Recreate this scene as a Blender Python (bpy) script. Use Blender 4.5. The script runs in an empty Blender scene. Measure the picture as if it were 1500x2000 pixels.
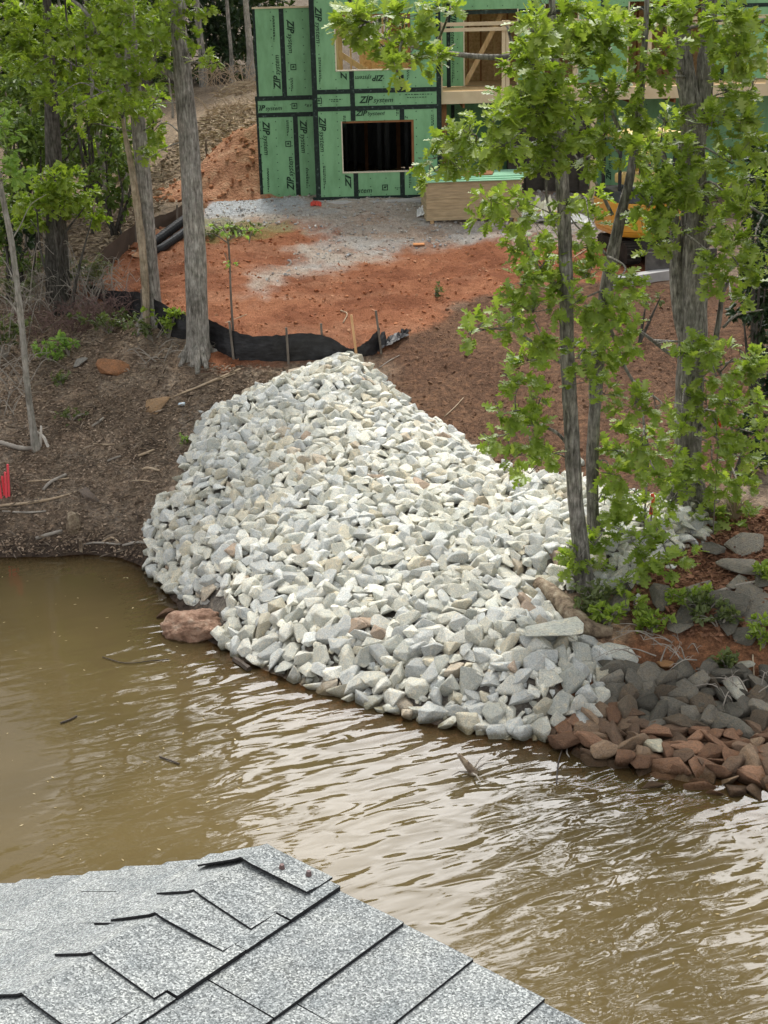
import bpy, bmesh, math, random
import numpy as np
from mathutils import Vector, Matrix
SC = bpy.context.scene
COL = SC.collection
R = math.radians
RNG = np.random.default_rng(7)
random.seed(7)

# ------------------------------------------------------------------ camera
F_PX = 2840.0                      # focal length in pixels of the 1500 x 2000 photograph
PITCH, ROLL, CAM_H = R(19.4), R(1.5), 9.5
CAM = np.array([0.0, 0.0, CAM_H])
_f = np.array([0, math.cos(PITCH), -math.sin(PITCH)])
_r0 = np.array([1.0, 0, 0]); _u0 = np.array([0, math.sin(PITCH), math.cos(PITCH)])
_r = _r0 * math.cos(ROLL) - _u0 * math.sin(ROLL)
_u = _u0 * math.cos(ROLL) + _r0 * math.sin(ROLL)
cam = bpy.data.cameras.new('camera'); cam_o = bpy.data.objects.new('camera', cam); COL.objects.link(cam_o)
cam.sensor_fit = 'VERTICAL'; cam.sensor_height = 36; cam.lens = F_PX / 2000 * 36
cam.clip_start = 0.05; cam.clip_end = 1500
M4 = Matrix.Identity(4)
for i in range(3):
    M4[i][0] = _r[i]; M4[i][1] = _u[i]; M4[i][2] = -_f[i]; M4[i][3] = CAM[i]
cam_o.matrix_world = M4
SC.camera = cam_o

# ------------------------------------------------------------------ light
SUN_EL, SUN_AZ = R(66), R(-8)      # azimuth from +Y towards +X: the sun stands high behind the house, veiled by cloud
w = bpy.data.worlds.new('World'); SC.world = w; w.use_nodes = True
nt = w.node_tree; nt.nodes.clear()
wo = nt.nodes.new('ShaderNodeOutputWorld'); bg = nt.nodes.new('ShaderNodeBackground')
sky = nt.nodes.new('ShaderNodeTexSky'); sky.sky_type = 'NISHITA'; sky.sun_disc = False
sky.sun_elevation = SUN_EL; sky.sun_rotation = SUN_AZ
bg.inputs['Strength'].default_value = 0.11
tc = nt.nodes.new('ShaderNodeTexCoord'); nz = nt.nodes.new('ShaderNodeTexNoise')
nz.inputs['Scale'].default_value = 1.9; nz.inputs['Detail'].default_value = 6
cr = nt.nodes.new('ShaderNodeValToRGB'); cr.color_ramp.elements[0].position = .33; cr.color_ramp.elements[1].position = .55
cr.color_ramp.elements[0].color = (.55, .55, .55, 1); cr.color_ramp.elements[1].color = (1, 1, 1, 1)
nt.links.new(tc.outputs['Generated'], nz.inputs['Vector']); nt.links.new(nz.outputs['Fac'], cr.inputs['Fac'])
mx = nt.nodes.new('ShaderNodeMix'); mx.data_type = 'RGBA'
nt.links.new(cr.outputs['Color'], mx.inputs['Factor']); nt.links.new(sky.outputs['Color'], mx.inputs['A'])
mx.inputs['B'].default_value = (7.4, 7.45, 7.55, 1)
# a thin bright part of the cloud deck, low over the hill
gd = Vector((math.sin(R(7)) * math.cos(R(38)), math.cos(R(7)) * math.cos(R(38)), math.sin(R(38))))
dt = nt.nodes.new('ShaderNodeVectorMath'); dt.operation = 'DOT_PRODUCT'; nt.links.new(tc.outputs['Generated'], dt.inputs[0]); dt.inputs[1].default_value = gd
gr_ = nt.nodes.new('ShaderNodeMapRange'); gr_.interpolation_type = 'SMOOTHSTEP'; gr_.inputs['From Min'].default_value = math.cos(R(21)); gr_.inputs['From Max'].default_value = math.cos(R(11)); gr_.inputs['To Min'].default_value = 0; gr_.inputs['To Max'].default_value = 78
nt.links.new(dt.outputs['Value'], gr_.inputs['Value'])
vm = nt.nodes.new('ShaderNodeVectorMath'); vm.operation = 'SCALE'; vm.inputs[0].default_value = (1, .985, .97); nt.links.new(gr_.outputs[0], vm.inputs['Scale'])
va = nt.nodes.new('ShaderNodeVectorMath'); va.operation = 'ADD'; nt.links.new(mx.outputs['Result'], va.inputs[0]); nt.links.new(vm.outputs[0], va.inputs[1])
nt.links.new(va.outputs[0], bg.inputs['Color']); nt.links.new(bg.outputs['Background'], wo.inputs['Surface'])
sl = bpy.data.lights.new('sun', 'SUN'); sl.energy = 2.7; sl.angle = R(12); sl.color = (1, .965, .90)
so = bpy.data.objects.new('sun', sl); COL.objects.link(so); so.location = (0, 0, 60)
_sd = Vector((math.sin(SUN_AZ) * math.cos(SUN_EL), math.cos(SUN_AZ) * math.cos(SUN_EL), math.sin(SUN_EL)))
so.rotation_euler = _sd.to_track_quat('Z', 'Y').to_euler()
SC.view_settings.view_transform = 'Standard'; SC.view_settings.look = 'None'
SC.view_settings.gamma = 1; SC.view_settings.exposure = 0.3
SC.cycles.max_bounces = 6; SC.cycles.transparent_max_bounces = 12
SC.cycles.sample_clamp_indirect = 6

# ------------------------------------------------------------------ helpers: measuring
def rays(uv):
    uv = np.atleast_2d(np.asarray(uv, float))
    return _f + (uv[:, :1] - 750) / F_PX * _r - (uv[:, 1:2] - 1000) / F_PX * _u
def atY(u, v, Y):
    d = rays([(u, v)])[0]; return CAM + d * (Y / d[1])
def atZ(u, v, z):
    d = rays([(u, v)])[0]; return CAM + d * ((z - CAM_H) / d[2])
def xz(u, v, Y):
    p = atY(u, v, Y); return p[0], p[2]
def px_m(Y, z=3.0):
    """photo pixels per metre at that place"""
    return F_PX / (Y * math.cos(PITCH) + (CAM_H - z) * math.sin(PITCH))

def _hash(ix, iy, s):
    h = (ix.astype(np.int64) * 374761393 + iy.astype(np.int64) * 668265263 + s * 1442695041) & 0x7fffffff
    h = ((h ^ (h >> 13)) * 1274126177) & 0x7fffffff
    return ((h ^ (h >> 16)) & 0xffff) / 65535.0
def vnoise(x, y, s=0):
    x0 = np.floor(x); y0 = np.floor(y); fx = x - x0; fy = y - y0
    fx = fx * fx * (3 - 2 * fx); fy = fy * fy * (3 - 2 * fy)
    a = _hash(x0, y0, s); b = _hash(x0 + 1, y0, s); c = _hash(x0, y0 + 1, s); d = _hash(x0 + 1, y0 + 1, s)
    return (a * (1 - fx) + b * fx) * (1 - fy) + (c * (1 - fx) + d * fx) * fy
def fbm(x, y, s=0, o=4):
    t = 0; a = .5
    for k in range(o):
        t = t + a * (vnoise(x * 2 ** k, y * 2 ** k, s + k) - .5); a *= .55
    return t
def sstep(a, b, x):
    t = np.clip((x - a) / (b - a), 0, 1); return t * t * (3 - 2 * t)
def poly_sdf(px, py, poly):
    """signed distance to a polygon, positive inside"""
    P = np.asarray(poly); n = len(P); d = np.full(px.shape, 1e9); ins = np.zeros(px.shape, bool)
    for i in range(n):
        a = P[i]; b = P[(i + 1) % n]; e = b - a
        t = np.clip(((px - a[0]) * e[0] + (py - a[1]) * e[1]) / max(1e-9, e @ e), 0, 1)
        d = np.minimum(d, np.hypot(px - a[0] - t * e[0], py - a[1] - t * e[1]))
        c = ((a[1] > py) != (b[1] > py))
        with np.errstate(divide='ignore', invalid='ignore'):
            xi = (b[0] - a[0]) * (py - a[1]) / (b[1] - a[1] + 1e-12) + a[0]
        ins ^= c & (px < xi)
    return np.where(ins, d, -d)

# ------------------------------------------------------------------ terrain: measured points, then a thin-plate surface through them
ctrl = []
SHORE = [(-900, 1095), (-500, 1095), (-200, 1090), (0, 1087), (120, 1086), (240, 1088), (287, 1105), (335, 1160), (400, 1240), (480, 1285), (560, 1318), (640, 1350),
         (720, 1372), (800, 1398), (900, 1420), (1010, 1440), (1090, 1440), (1160, 1470), (1260, 1495), (1380, 1510), (1500, 1525), (1800, 1550), (2200, 1580)]
shore_w = np.array([atZ(u, v, 0.0)[:2] for u, v in SHORE])
for i, p in enumerate(shore_w):
    ctrl.append((p[0], p[1], 0.0))
    a = shore_w[max(0, i - 1)]; b = shore_w[min(len(shore_w) - 1, i + 1)]; t = b - a; n = np.array([t[1], -t[0]]); n /= np.linalg.norm(n)
    if n[1] > 0 and n[0] < .3: n = -n
    if 0 < i < len(shore_w) - 1 and i % 2 == 0:
        ctrl.append((p[0] + n[0] * 2.2, p[1] + n[1] * 2.2, -.55))
for x in (-25, -12, -4, 3, 10, 22):
    ctrl.append((x, 9, -1.7)); ctrl.append((x, -5, -2.0))
CP = [  # u, v, distance along Y
    # left bank
    (-300, 1000, 26.0), (0, 1000, 26.0), (150, 1000, 25.9), (280, 1020, 25.4), (-300, 880, 27.9), (40, 870, 27.8), (200, 860, 27.9), (340, 870, 27.4), (0, 720, 30.6), (200, 720, 30.0), (385, 695, 29.6), (300, 640, 30.8),
    (-300, 620, 33), (0, 600, 33.2), (110, 560, 33.8), (200, 545, 34), (170, 500, 35.5), (-300, 480, 38), (40, 440, 38.5), (220, 440, 38.2), (300, 380, 41), (410, 290, 44.5), (470, 210, 50), (430, 175, 56), (480, 160, 60), (330, 240, 52),
    (200, 250, 54), (50, 250, 55),
    # riprap pile
    (400, 830, 27.6), (360, 960, 25.6), (300, 1050, 24.6), (690, 705, 29.3), (600, 780, 27.7), (760, 790, 27.6), (600, 900, 25.6), (800, 900, 25.6), (930, 890, 26.0), (500, 1050, 23.4), (700, 1050, 23.0), (900, 1050, 22.9), (1050, 1000, 23.8),
    (450, 1180, 21.8), (600, 1230, 20.7), (800, 1230, 20.2), (1000, 1200, 20.2), (750, 1310, 19.4), (900, 1350, 18.6), (1050, 1350, 18.4), (1130, 1300, 18.9),
    # clay bank
    (450, 690, 29.6), (560, 703, 29.4), (640, 695, 29.5), (750, 680, 29.8), (420, 560, 32.4), (600, 560, 32.6), (800, 560, 32.8), (330, 500, 34.6), (420, 455, 36.2), (600, 470, 36.0), (800, 475, 36.0), (980, 480, 35.6), (1150, 470, 36),
    # pad
    (420, 400, 38.7), (500, 388, 39.4), (620, 390, 39.0), (740, 386, 39), (880, 420, 37.6), (900, 380, 39.0), (1100, 440, 37.2), (1150, 395, 39.2), (1280, 500, 35.6), (1500, 430, 37.5), (1700, 420, 38), (1000, 375, 40.5), (1300, 400, 40.5),
    # right slope
    (900, 700, 29.2), (1000, 640, 30.6), (900, 800, 27.5), (1050, 800, 27.2), (1150, 700, 29.0), (1250, 560, 32.8), (1250, 700, 28.8), (1250, 850, 25.7), (1110, 920, 24.8), (1340, 985, 23.2), (1250, 970, 23.6), (1400, 800, 26.6), (1480, 650, 29.5), (1700, 700, 29),
    (1700, 900, 25.5), (1480, 900, 25), (1400, 1050, 21.9), (1480, 1060, 21.6), (1300, 1090, 21.2), (1140, 1150, 20.7), (1250, 1200, 19.9), (1480, 1200, 19.6), (1200, 1235, 19.4), (1300, 1240, 19.3), (1420, 1255, 19.1), (1500, 1275, 19.0), (1700, 1250, 19.2),
    (1230, 1300, 18.95), (1320, 1305, 18.8), (1430, 1315, 18.65), (1500, 1330, 18.5), (1700, 1330, 18.5), (1250, 1400, 17.9), (1400, 1420, 17.6), (1500, 1435, 17.4), (1700, 1450, 17.4)]
for u, v, Y in CP:
    ctrl.append(tuple(atY(u, v, Y)))
for x, y, z in [(-60, 30, 5), (-60, 45, 7), (-40, 60, 7), (-20, 62, 6.6), (-5, 62, 6.3), (10, 55, 4.6), (25, 45, 4.5), (25, 30, 3), (25, 23, 1.8), (60, 30, 3.5), (60, 60, 6), (20, 70, 6), (-30, 100, 7.2), (0, 100, 7), (40, 100, 7),
                (-60, 100, 7.5), (8, 44, 4.4), (0, 46, 4.5), (-4.5, 43, 4.8), (-20, 30, 3.2), (-30, 29, 3), (-30, 36, 5.5), (-18, 45, 6.6)]:
    ctrl.append((x, y, z))
ctrl = np.array(ctrl)
def _tps_fit(P, lam):
    n = len(P); d2 = ((P[:, None, :2] - P[None, :, :2]) ** 2).sum(-1)
    K = np.where(d2 > 0, .5 * d2 * np.log(d2 + 1e-12), 0) + lam * np.eye(n)
    A = np.zeros((n + 3, n + 3)); A[:n, :n] = K; A[:n, n] = 1; A[:n, n + 1:] = P[:, :2]; A[n:, :n] = A[:n, n:].T
    b = np.zeros(n + 3); b[:n] = P[:, 2]
    return np.linalg.solve(A, b)
_tw = _tps_fit(ctrl, .25)
def base_z(x, y):
    x = np.asarray(x, float); y = np.asarray(y, float); sh = x.shape; x = x.ravel(); y = y.ravel(); out = np.empty(len(x)); n = len(ctrl)
    for i in range(0, len(x), 20000):
        s = slice(i, i + 20000)
        d2 = (x[s, None] - ctrl[:, 0]) ** 2 + (y[s, None] - ctrl[:, 1]) ** 2
        out[s] = (.5 * d2 * np.log(d2 + 1e-12)) @ _tw[:n] + _tw[n] + _tw[n + 1] * x[s] + _tw[n + 2] * y[s]
    return np.maximum(out.reshape(sh), -2.2)
def hit(uv, zf=None, lo=12.0, hi=95.0, n=260):
    """where rays through photo pixels meet the ground"""
    zf = zf or base_z
    d = rays(uv); d = d / d[:, 1:2]; ts = np.linspace(lo, hi, n)
    P = CAM + d[:, None, :] * ts[None, :, None]
    g = zf(P[..., 0], P[..., 1]) - P[..., 2]
    k = np.argmax(g > 0, axis=1); k = np.where((g > 0).any(1), np.maximum(k, 1), n - 1)
    ii = np.arange(len(d)); g0 = g[ii, k - 1]; g1 = g[ii, k]
    f = np.clip(-g0 / (g1 - g0 + 1e-12), 0, 1); t = ts[k - 1] + f * (ts[k] - ts[k - 1])
    return CAM + d * t[:, None]
def wpoly(px):
    return hit(px)[:, :2]
PILE_PX = [(690, 700), (745, 742), (795, 792), (870, 842), (935, 885), (990, 925), (1060, 935), (1115, 935), (1150, 950), (1290, 985), (1385, 1020), (1370, 1060), (1270, 1100), (1225, 1150), (1130, 1150), (1050, 1160), (1100, 1235), (1165, 1275), (1178, 1330),
           (1172, 1390), (1110, 1432), (1010, 1445), (900, 1422), (800, 1400), (720, 1374), (640, 1352), (560, 1320), (480, 1287), (425, 1240), (400, 1195), (335, 1155), (285, 1112), (300, 1080), (293, 1030), (315, 985), (355, 960), (362, 905), (392, 850), (402, 812), (440, 798), (500, 768), (560, 743), (620, 714)]
PILE = wpoly(PILE_PX)
CLAY = wpoly([(160, 560), (200, 505), (300, 440), (400, 395), (520, 380), (700, 380), (1150, 380), (1330, 420), (1330, 545), (1000, 560), (900, 590), (830, 640), (760, 665), (745, 690), (560, 712), (480, 722), (400, 715), (395, 660), (330, 620), (240, 590)])
GRAVEL = wpoly([(395, 405), (440, 385), (620, 375), (900, 375), (1200, 375), (1200, 470), (1120, 468), (1010, 478), (940, 470), (800, 490), (690, 505), (600, 530), (510, 560), (530, 530), (590, 490), (640, 460), (560, 440), (400, 455)])
MULCH = wpoly([(700, 670), (830, 640), (900, 585), (1000, 555), (1340, 550), (1500, 560), (1500, 900), (1330, 1000), (1100, 940), (930, 890), (800, 790)])
LITTER = wpoly([(1180, 1120), (1300, 1060), (1380, 1000), (1560, 990), (1560, 1260), (1400, 1250), (1250, 1230)])
CUT = wpoly([(1180, 1225), (1300, 1235), (1420, 1250), (1560, 1265), (1560, 1345), (1420, 1320), (1300, 1312), (1200, 1300)])
HILL = wpoly([(395, 290), (420, 180), (480, 160), (520, 165), (520, 290)])
def gz(x, y):
    """the finished ground"""
    z = base_z(x, y)
    near = sstep(60, 40, y)
    z = z + near * (.10 * fbm(x * .9, y * .9, 3) + .085 * fbm(x * 3.1, y * 3.1, 9, 3) * (z > -.1))
    c = poly_sdf(x, y, CLAY)
    z = z + sstep(-.1, .5, c) * .16 * fbm(x * 2.3, y * 4.5, 21, 4) * near
    z = z + .30 * sstep(-.05, .75, poly_sdf(x, y, PILE) + .12 * fbm(x * 1.5, y * 1.5, 5))
    return z
def pile_top(x, y): return gz(x, y)
def G(u, v): return hit([(u, v)], gz)[0]
def gz1(x, y): return float(gz(np.array([x]), np.array([y]))[0])
def gnormal(x, y, e=.12):
    x = np.atleast_1d(x); y = np.atleast_1d(y)
    dx = (gz(x + e, y) - gz(x - e, y)) / (2 * e); dy = (gz(x, y + e) - gz(x, y - e)) / (2 * e)
    n = np.stack([-dx, -dy, np.ones_like(dx)], -1); return n / np.linalg.norm(n, axis=1, keepdims=True)

# ------------------------------------------------------------------ helpers: materials
def new_mat(name):
    m = bpy.data.materials.new(name); m.use_nodes = True; nt = m.node_tree
    b = nt.nodes['Principled BSDF']; return m, nt, b
def N(nt, t, **k):
    n = nt.nodes.new(t)
    for a, v in k.items():
        if a in n.inputs: n.inputs[a].default_value = v
        else: setattr(n, a, v)
    return n
def ramp(nt, fac, stops):
    c = nt.nodes.new('ShaderNodeValToRGB'); e = c.color_ramp.elements
    while len(e) < len(stops): e.new(.5)
    for el, (p, col) in zip(e, stops):
        el.position = p; el.color = (*col, 1) if len(col) == 3 else col
    nt.links.new(fac, c.inputs['Fac']); return c.outputs['Color']
def mixc(nt, fac, a, b, mode='MIX'):
    m = nt.nodes.new('ShaderNodeMix'); m.data_type = 'RGBA'; m.blend_type = mode
    for s, v in (('Factor', fac), ('A', a), ('B', b)):
        if hasattr(v, 'is_linked'): nt.links.new(v, m.inputs[s])
        elif s == 'Factor': m.inputs[s].default_value = v
        else: m.inputs[s].default_value = (*v, 1)
    return m.outputs['Result']
def coords(nt, scale=(1, 1, 1), rot=(0, 0, 0), kind='Object', rand=False):
    t = nt.nodes.new('ShaderNodeTexCoord'); mp = nt.nodes.new('ShaderNodeMapping')
    mp.inputs['Scale'].default_value = scale; mp.inputs['Rotation'].default_value = rot
    nt.links.new(t.outputs[kind], mp.inputs['Vector'])
    if rand:
        oi = nt.nodes.new('ShaderNodeObjectInfo'); mu = N(nt, 'ShaderNodeMath', operation='MULTIPLY'); mu.inputs[1].default_value = 57.0
        nt.links.new(oi.outputs['Random'], mu.inputs[0]); nt.links.new(mu.outputs[0], mp.inputs['Location'])
    return mp.outputs['Vector']
def noise(nt, vec, scale, detail=4, rough=.55, dist=0):
    n = nt.nodes.new('ShaderNodeTexNoise'); n.inputs['Scale'].default_value = scale; n.inputs['Detail'].default_value = detail
    n.inputs['Roughness'].default_value = rough; n.inputs['Distortion'].default_value = dist
    nt.links.new(vec, n.inputs['Vector']); return n.outputs['Fac']
def bump(nt, b, h, strength, dist=.02):
    bp = nt.nodes.new('ShaderNodeBump'); bp.inputs['Strength'].default_value = strength; bp.inputs['Distance'].default_value = dist
    nt.links.new(h, bp.inputs['Height']); nt.links.new(bp.outputs['Normal'], b.inputs['Normal'])
MATS = {}
def pmat(name, cols, scale=4, rough=.8, bs=0, bscale=None, stretch=(1, 1, 1), spec=.3, metal=0, detail=5, bdist=.02, rand=False):
    """noise-varied surface: cols spread over the noise"""
    if name in MATS: return MATS[name]
    m, nt, b = new_mat(name)
    v = coords(nt, stretch, rand=rand); n = noise(nt, v, scale, detail)
    k = len(cols)
    c = ramp(nt, n, [(.3 + .4 * i / max(1, k - 1), cols[i]) for i in range(k)])
    nt.links.new(c, b.inputs['Base Color']); b.inputs['Roughness'].default_value = rough
    b.inputs['Specular IOR Level'].default_value = spec; b.inputs['Metallic'].default_value = metal
    if bs: bump(nt, b, noise(nt, v, bscale or scale * 4, 4), bs, bdist)
    MATS[name] = m; return m

# ------------------------------------------------------------------ helpers: objects
def wl(o):
    l = Vector((0, 0, 0))
    while o is not None: l = l + o.location; o = o.parent
    return l
def tag(o, label=None, cat=None, group=None, kind=None):
    if label: o['label'] = label
    if cat: o['category'] = cat
    if group: o['group'] = group
    if kind: o['kind'] = kind
    return o
def thing(name, loc, label, cat, group=None):
    o = bpy.data.objects.new(name, None); COL.objects.link(o); o.location = [float(c) for c in loc]; o.empty_display_size = .2
    return tag(o, label, cat, group)
def link_mesh(name, me, mat, parent=None, loc=None):
    o = bpy.data.objects.new(name, me); COL.objects.link(o)
    if mat is not None: me.materials.append(mat)
    if parent is not None: o.parent = parent
    if loc is not None: o.location = [float(c) for c in loc]
    return o
def np_mesh(name, V, F, smooth=False, off=(0, 0, 0)):
    """F: list of equal-length face arrays (n x k) or one array"""
    V = np.asarray(V, float) - np.asarray(off, float)
    Fs = F if isinstance(F, list) else [F]
    loops = np.concatenate([f.ravel() for f in Fs]).astype(np.int32)
    cnt = np.concatenate([np.full(len(f), f.shape[1]) for f in Fs]); st = np.concatenate([[0], np.cumsum(cnt)[:-1]]).astype(np.int32)
    me = bpy.data.meshes.new(name); me.vertices.add(len(V)); me.vertices.foreach_set('co', V.astype(np.float32).ravel())
    me.loops.add(len(loops)); me.loops.foreach_set('vertex_index', loops)
    me.polygons.add(len(st)); me.polygons.foreach_set('loop_start', st)
    me.polygons.foreach_set('use_smooth', np.full(len(st), smooth))
    me.update(calc_edges=True); me.validate(); return me
def vcol(me, name, cols):
    a = me.color_attributes.new(name, 'FLOAT_COLOR', 'POINT'); c = np.ones((len(me.vertices), 4), np.float32); c[:, :3] = cols
    a.data.foreach_set('color', c.ravel())
def vfloat(me, name, vals):
    a = me.attributes.new(name, 'FLOAT', 'POINT'); a.data.foreach_set('value', np.asarray(vals, np.float32))
class MB:
    def __init__(s): s.v = []; s.f = []
    def add(s, V, Fc):
        o = len(s.v); s.v.extend([tuple(float(c) for c in p) for p in V]); s.f.extend([[i + o for i in q] for q in Fc]); return s
    def box(s, x0, x1, y0, y1, z0, z1):
        V = [(x, y, z) for z in (z0, z1) for y in (y0, y1) for x in (x0, x1)]
        return s.add(V, [(0, 2, 3, 1), (4, 5, 7, 6), (0, 1, 5, 4), (2, 6, 7, 3), (0, 4, 6, 2), (1, 3, 7, 5)])
    def bar(s, a, b, w, h=None, up=(0, 0, 1)):
        """a straight rectangular member from a to b"""
        h = h or w; a = Vector(a); b = Vector(b); d = (b - a).normalized(); u = Vector(up)
        if abs(d.dot(u)) > .98: u = Vector((0, 1, 0))
        x = d.cross(u).normalized() * (w / 2); y = x.cross(d).normalized() * (h / 2)
        V = [p + sx * x + sy * y for p in (a, b) for sx, sy in ((-1, -1), (1, -1), (1, 1), (-1, 1))]
        return s.add(V, [(3, 2, 1, 0), (4, 5, 6, 7), (0, 1, 5, 4), (1, 2, 6, 5), (2, 3, 7, 6), (3, 0, 4, 7)])
    def tube(s, pts, rads, seg=8, rough=0, seed=0):
        pts = [Vector([float(c) for c in p]) for p in pts]; n = len(pts); rr = random.Random(seed)
        d0 = (pts[1] - pts[0]).normalized(); a = Vector((1, 0, 0)) if abs(d0.x) < .8 else Vector((0, 1, 0)); x = (a - d0 * a.dot(d0)).normalized()
        V = []; Fc = []
        ph = [rr.uniform(.85, 1.15) for _ in range(seg)]
        for i in range(n):
            d = (pts[min(n - 1, i + 1)] - pts[max(0, i - 1)]).normalized(); x = (x - d * x.dot(d)).normalized(); y = d.cross(x)
            for k in range(seg):
                t = 2 * math.pi * k / seg; r = rads[i] * (1 + (rough * (rr.uniform(-1, 1) * .5 + (ph[k] - 1) * 4) if rough else 0))
                V.append(pts[i] + x * (math.cos(t) * r) + y * (math.sin(t) * r))
        for i in range(n - 1):
            for k in range(seg):
                k2 = (k + 1) % seg; Fc.append((i * seg + k, i * seg + k2, (i + 1) * seg + k2, (i + 1) * seg + k))
        Fc.append(tuple(range(seg - 1, -1, -1))); Fc.append(tuple((n - 1) * seg + k for k in range(seg)))
        return s.add(V, Fc)
    def build(s, name, mat, parent=None, smooth=False, loc=None, bevel=0, label=None):
        off = wl(parent) if parent is not None else Vector(loc if loc is not None else (0, 0, 0))
        me = bpy.data.meshes.new(name); me.from_pydata([(v[0] - off.x, v[1] - off.y, v[2] - off.z) for v in s.v], [], s.f); me.update()
        if bevel:
            bm = bmesh.new(); bm.from_mesh(me)
            bmesh.ops.bevel(bm, geom=[e for e in bm.edges if len(e.link_faces) == 2 and e.calc_face_angle(0) > .5], offset=bevel, segments=2, affect='EDGES', profile=.6)
            bm.to_mesh(me); bm.free()
        if smooth:
            for p in me.polygons: p.use_smooth = True
        o = link_mesh(name, me, mat, parent, loc if parent is None else None)
        if label: o['label'] = label
        return o
def smooth_path(pts, k=5):
    """Catmull-Rom through pts"""
    P = [np.asarray(p, float) for p in pts]; P = [2 * P[0] - P[1]] + P + [2 * P[-1] - P[-2]]; out = []
    for i in range(1, len(P) - 2):
        for j in range(k):
            t = j / k; a, b, c, d = P[i - 1], P[i], P[i + 1], P[i + 2]
            out.append(.5 * ((2 * b) + (c - a) * t + (2 * a - 5 * b + 4 * c - d) * t * t + (3 * b - a - 3 * c + d) * t ** 3))
    out.append(P[-2]); return out
# ================================================================== SETTING
def grid_axis(lo, hi, step, flo, fhi, grow=1.35, start=None):
    a = list(np.arange(lo, hi + 1e-6, step)); s = step
    while a[-1] < fhi: s *= grow; a.append(a[-1] + s)
    s = step; b = []
    p = a[0]
    while p > flo: s *= grow; p -= s; b.append(p)
    return np.array(b[::-1] + a)
gx = grid_axis(-8.6, 8.2, .095, -320, 320); gy = grid_axis(16.5, 41, .1, -60, 420)
GX, GY = np.meshgrid(gx, gy); GZ = gz(GX, GY)
GZ = np.where(GY > 100, np.minimum(GZ, 9 + 14 * np.tanh(np.abs(GX) / 60) * (GX < 0)), GZ); GZ = np.clip(GZ, -2.4, 22)
nxg, nyg = len(gx), len(gy); idx = np.arange(nxg * nyg).reshape(nyg, nxg)
Fq = np.stack([idx[:-1, :-1], idx[:-1, 1:], idx[1:, 1:], idx[1:, :-1]], -1).reshape(-1, 4)
me = np_mesh('ground', np.stack([GX, GY, GZ], -1).reshape(-1, 3), Fq, True)
X, Y_, Z_ = GX.ravel(), GY.ravel(), GZ.ravel()
ruts = fbm(X * .6 + Y_ * .35, Y_ * 2.6 - X * .5, 170)
n1 = fbm(X * 1.1, Y_ * 1.1, 40); n2 = fbm(X * 4, Y_ * 4, 50)
col = np.tile(np.array([.29, .21, .15]), (len(X), 1))
def lay(mask, c, var=.0):
    global col
    m = np.clip(mask, 0, 1)[:, None]; col = col * (1 - m) + np.asarray(c) * m
lay(.5 + 1.6 * n1, (.205, .16, .118)); lay(sstep(.02, .2, fbm(X * .7, Y_ * .9, 130)) * .75, (.10, .074, .054)); lay(sstep(.04, .18, fbm(X * 1.3, Y_ * 1.6, 140)) * .6, (.36, .30, .235))
lay(sstep(.0, .15, n2) * .5, (.33, .26, .19))
lay(sstep(30, 42, Y_ - 0 * X) * (X < 2), (.30, .23, .16))                # straw-coloured hillside behind
lay(sstep(56, 64, Y_) * .85, (.09, .07, .048))
lay(sstep(-.3, .6, poly_sdf(X, Y_, HILL) + n1), (.42, .32, .22))
lay(sstep(-.35, .35, poly_sdf(X, Y_, MULCH) + .8 * n1), (.155, .086, .053))
lay(sstep(-.35, .35, poly_sdf(X, Y_, MULCH) + .8 * n1) * sstep(-.05, .2, n1) * .7, (.20, .115, .07))
lay(sstep(-.3, .3, poly_sdf(X, Y_, LITTER) + .8 * n1), (.19, .10, .058))
cl = sstep(-.2, .2, poly_sdf(X, Y_, CLAY) + .9 * n1)
lay(cl, (.31, .124, .063)); lay(cl * sstep(.0, .2, n1 + .5 * n2), (.365, .155, .08)); lay(cl * sstep(.0, .16, -n1 + .5 * n2) * .8, (.215, .08, .04))
lay(cl * sstep(.05, .2, ruts) * .35, (.42, .22, .13))
gv = sstep(-.6, .55, poly_sdf(X, Y_, GRAVEL) + 1.7 * n1 + .9 * n2 + .6 * ruts - .12)
lay(gv * .95, (.47, .415, .355)); lay(gv * sstep(.03, .16, fbm(X * .9, Y_ * 2.2, 77)) * .7, (.43, .31, .23)); lay(gv * sstep(.02, .2, fbm(X * .8, Y_ * 1.5, 87)) * .7, (.44, .43, .41))
BLUE = wpoly([(395, 402), (440, 386), (560, 386), (640, 392), (590, 412), (480, 418), (400, 425)])
lay(sstep(-.2, .3, poly_sdf(X, Y_, BLUE) + .6 * n1), (.44, .46, .47))
GR = wpoly([(395, 428), (560, 436), (580, 455), (500, 470), (400, 475)])
lay(sstep(-.3, .3, poly_sdf(X, Y_, GR) + 1.2 * n1 + n2) * .6, (.20, .21, .07))
lay(sstep(-.1, .12, poly_sdf(X, Y_, CUT) + .5 * n1), (.40, .19, .10)); lay(sstep(-.1, .12, poly_sdf(X, Y_, CUT) + .5 * n1) * sstep(-.05, .12, n2 + n1), (.52, .37, .25))
lay(sstep(-.05, .1, poly_sdf(X, Y_, PILE)), (.20, .18, .155))  # dark grey under the rocks: shade of the gaps put into the colour
lay(sstep(.5, .05, Z_) * (X < -2.5) * (1 - sstep(-.05, .1, poly_sdf(X, Y_, PILE))), (.075, .055, .042))
lay(sstep(.02, -.25, Z_), (.24, .11, .05)); lay(sstep(.75, .45, Z_ + .8 * n1) * (X > 2.4) * (Y_ < 21), (.27, .13, .07))
vcol(me, 'Col', col)
cl_attr = np.clip(cl + .6 * gv, 0, 1); vfloat(me, 'bare', cl_attr)
m, nt, b = new_mat('earth')
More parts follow.
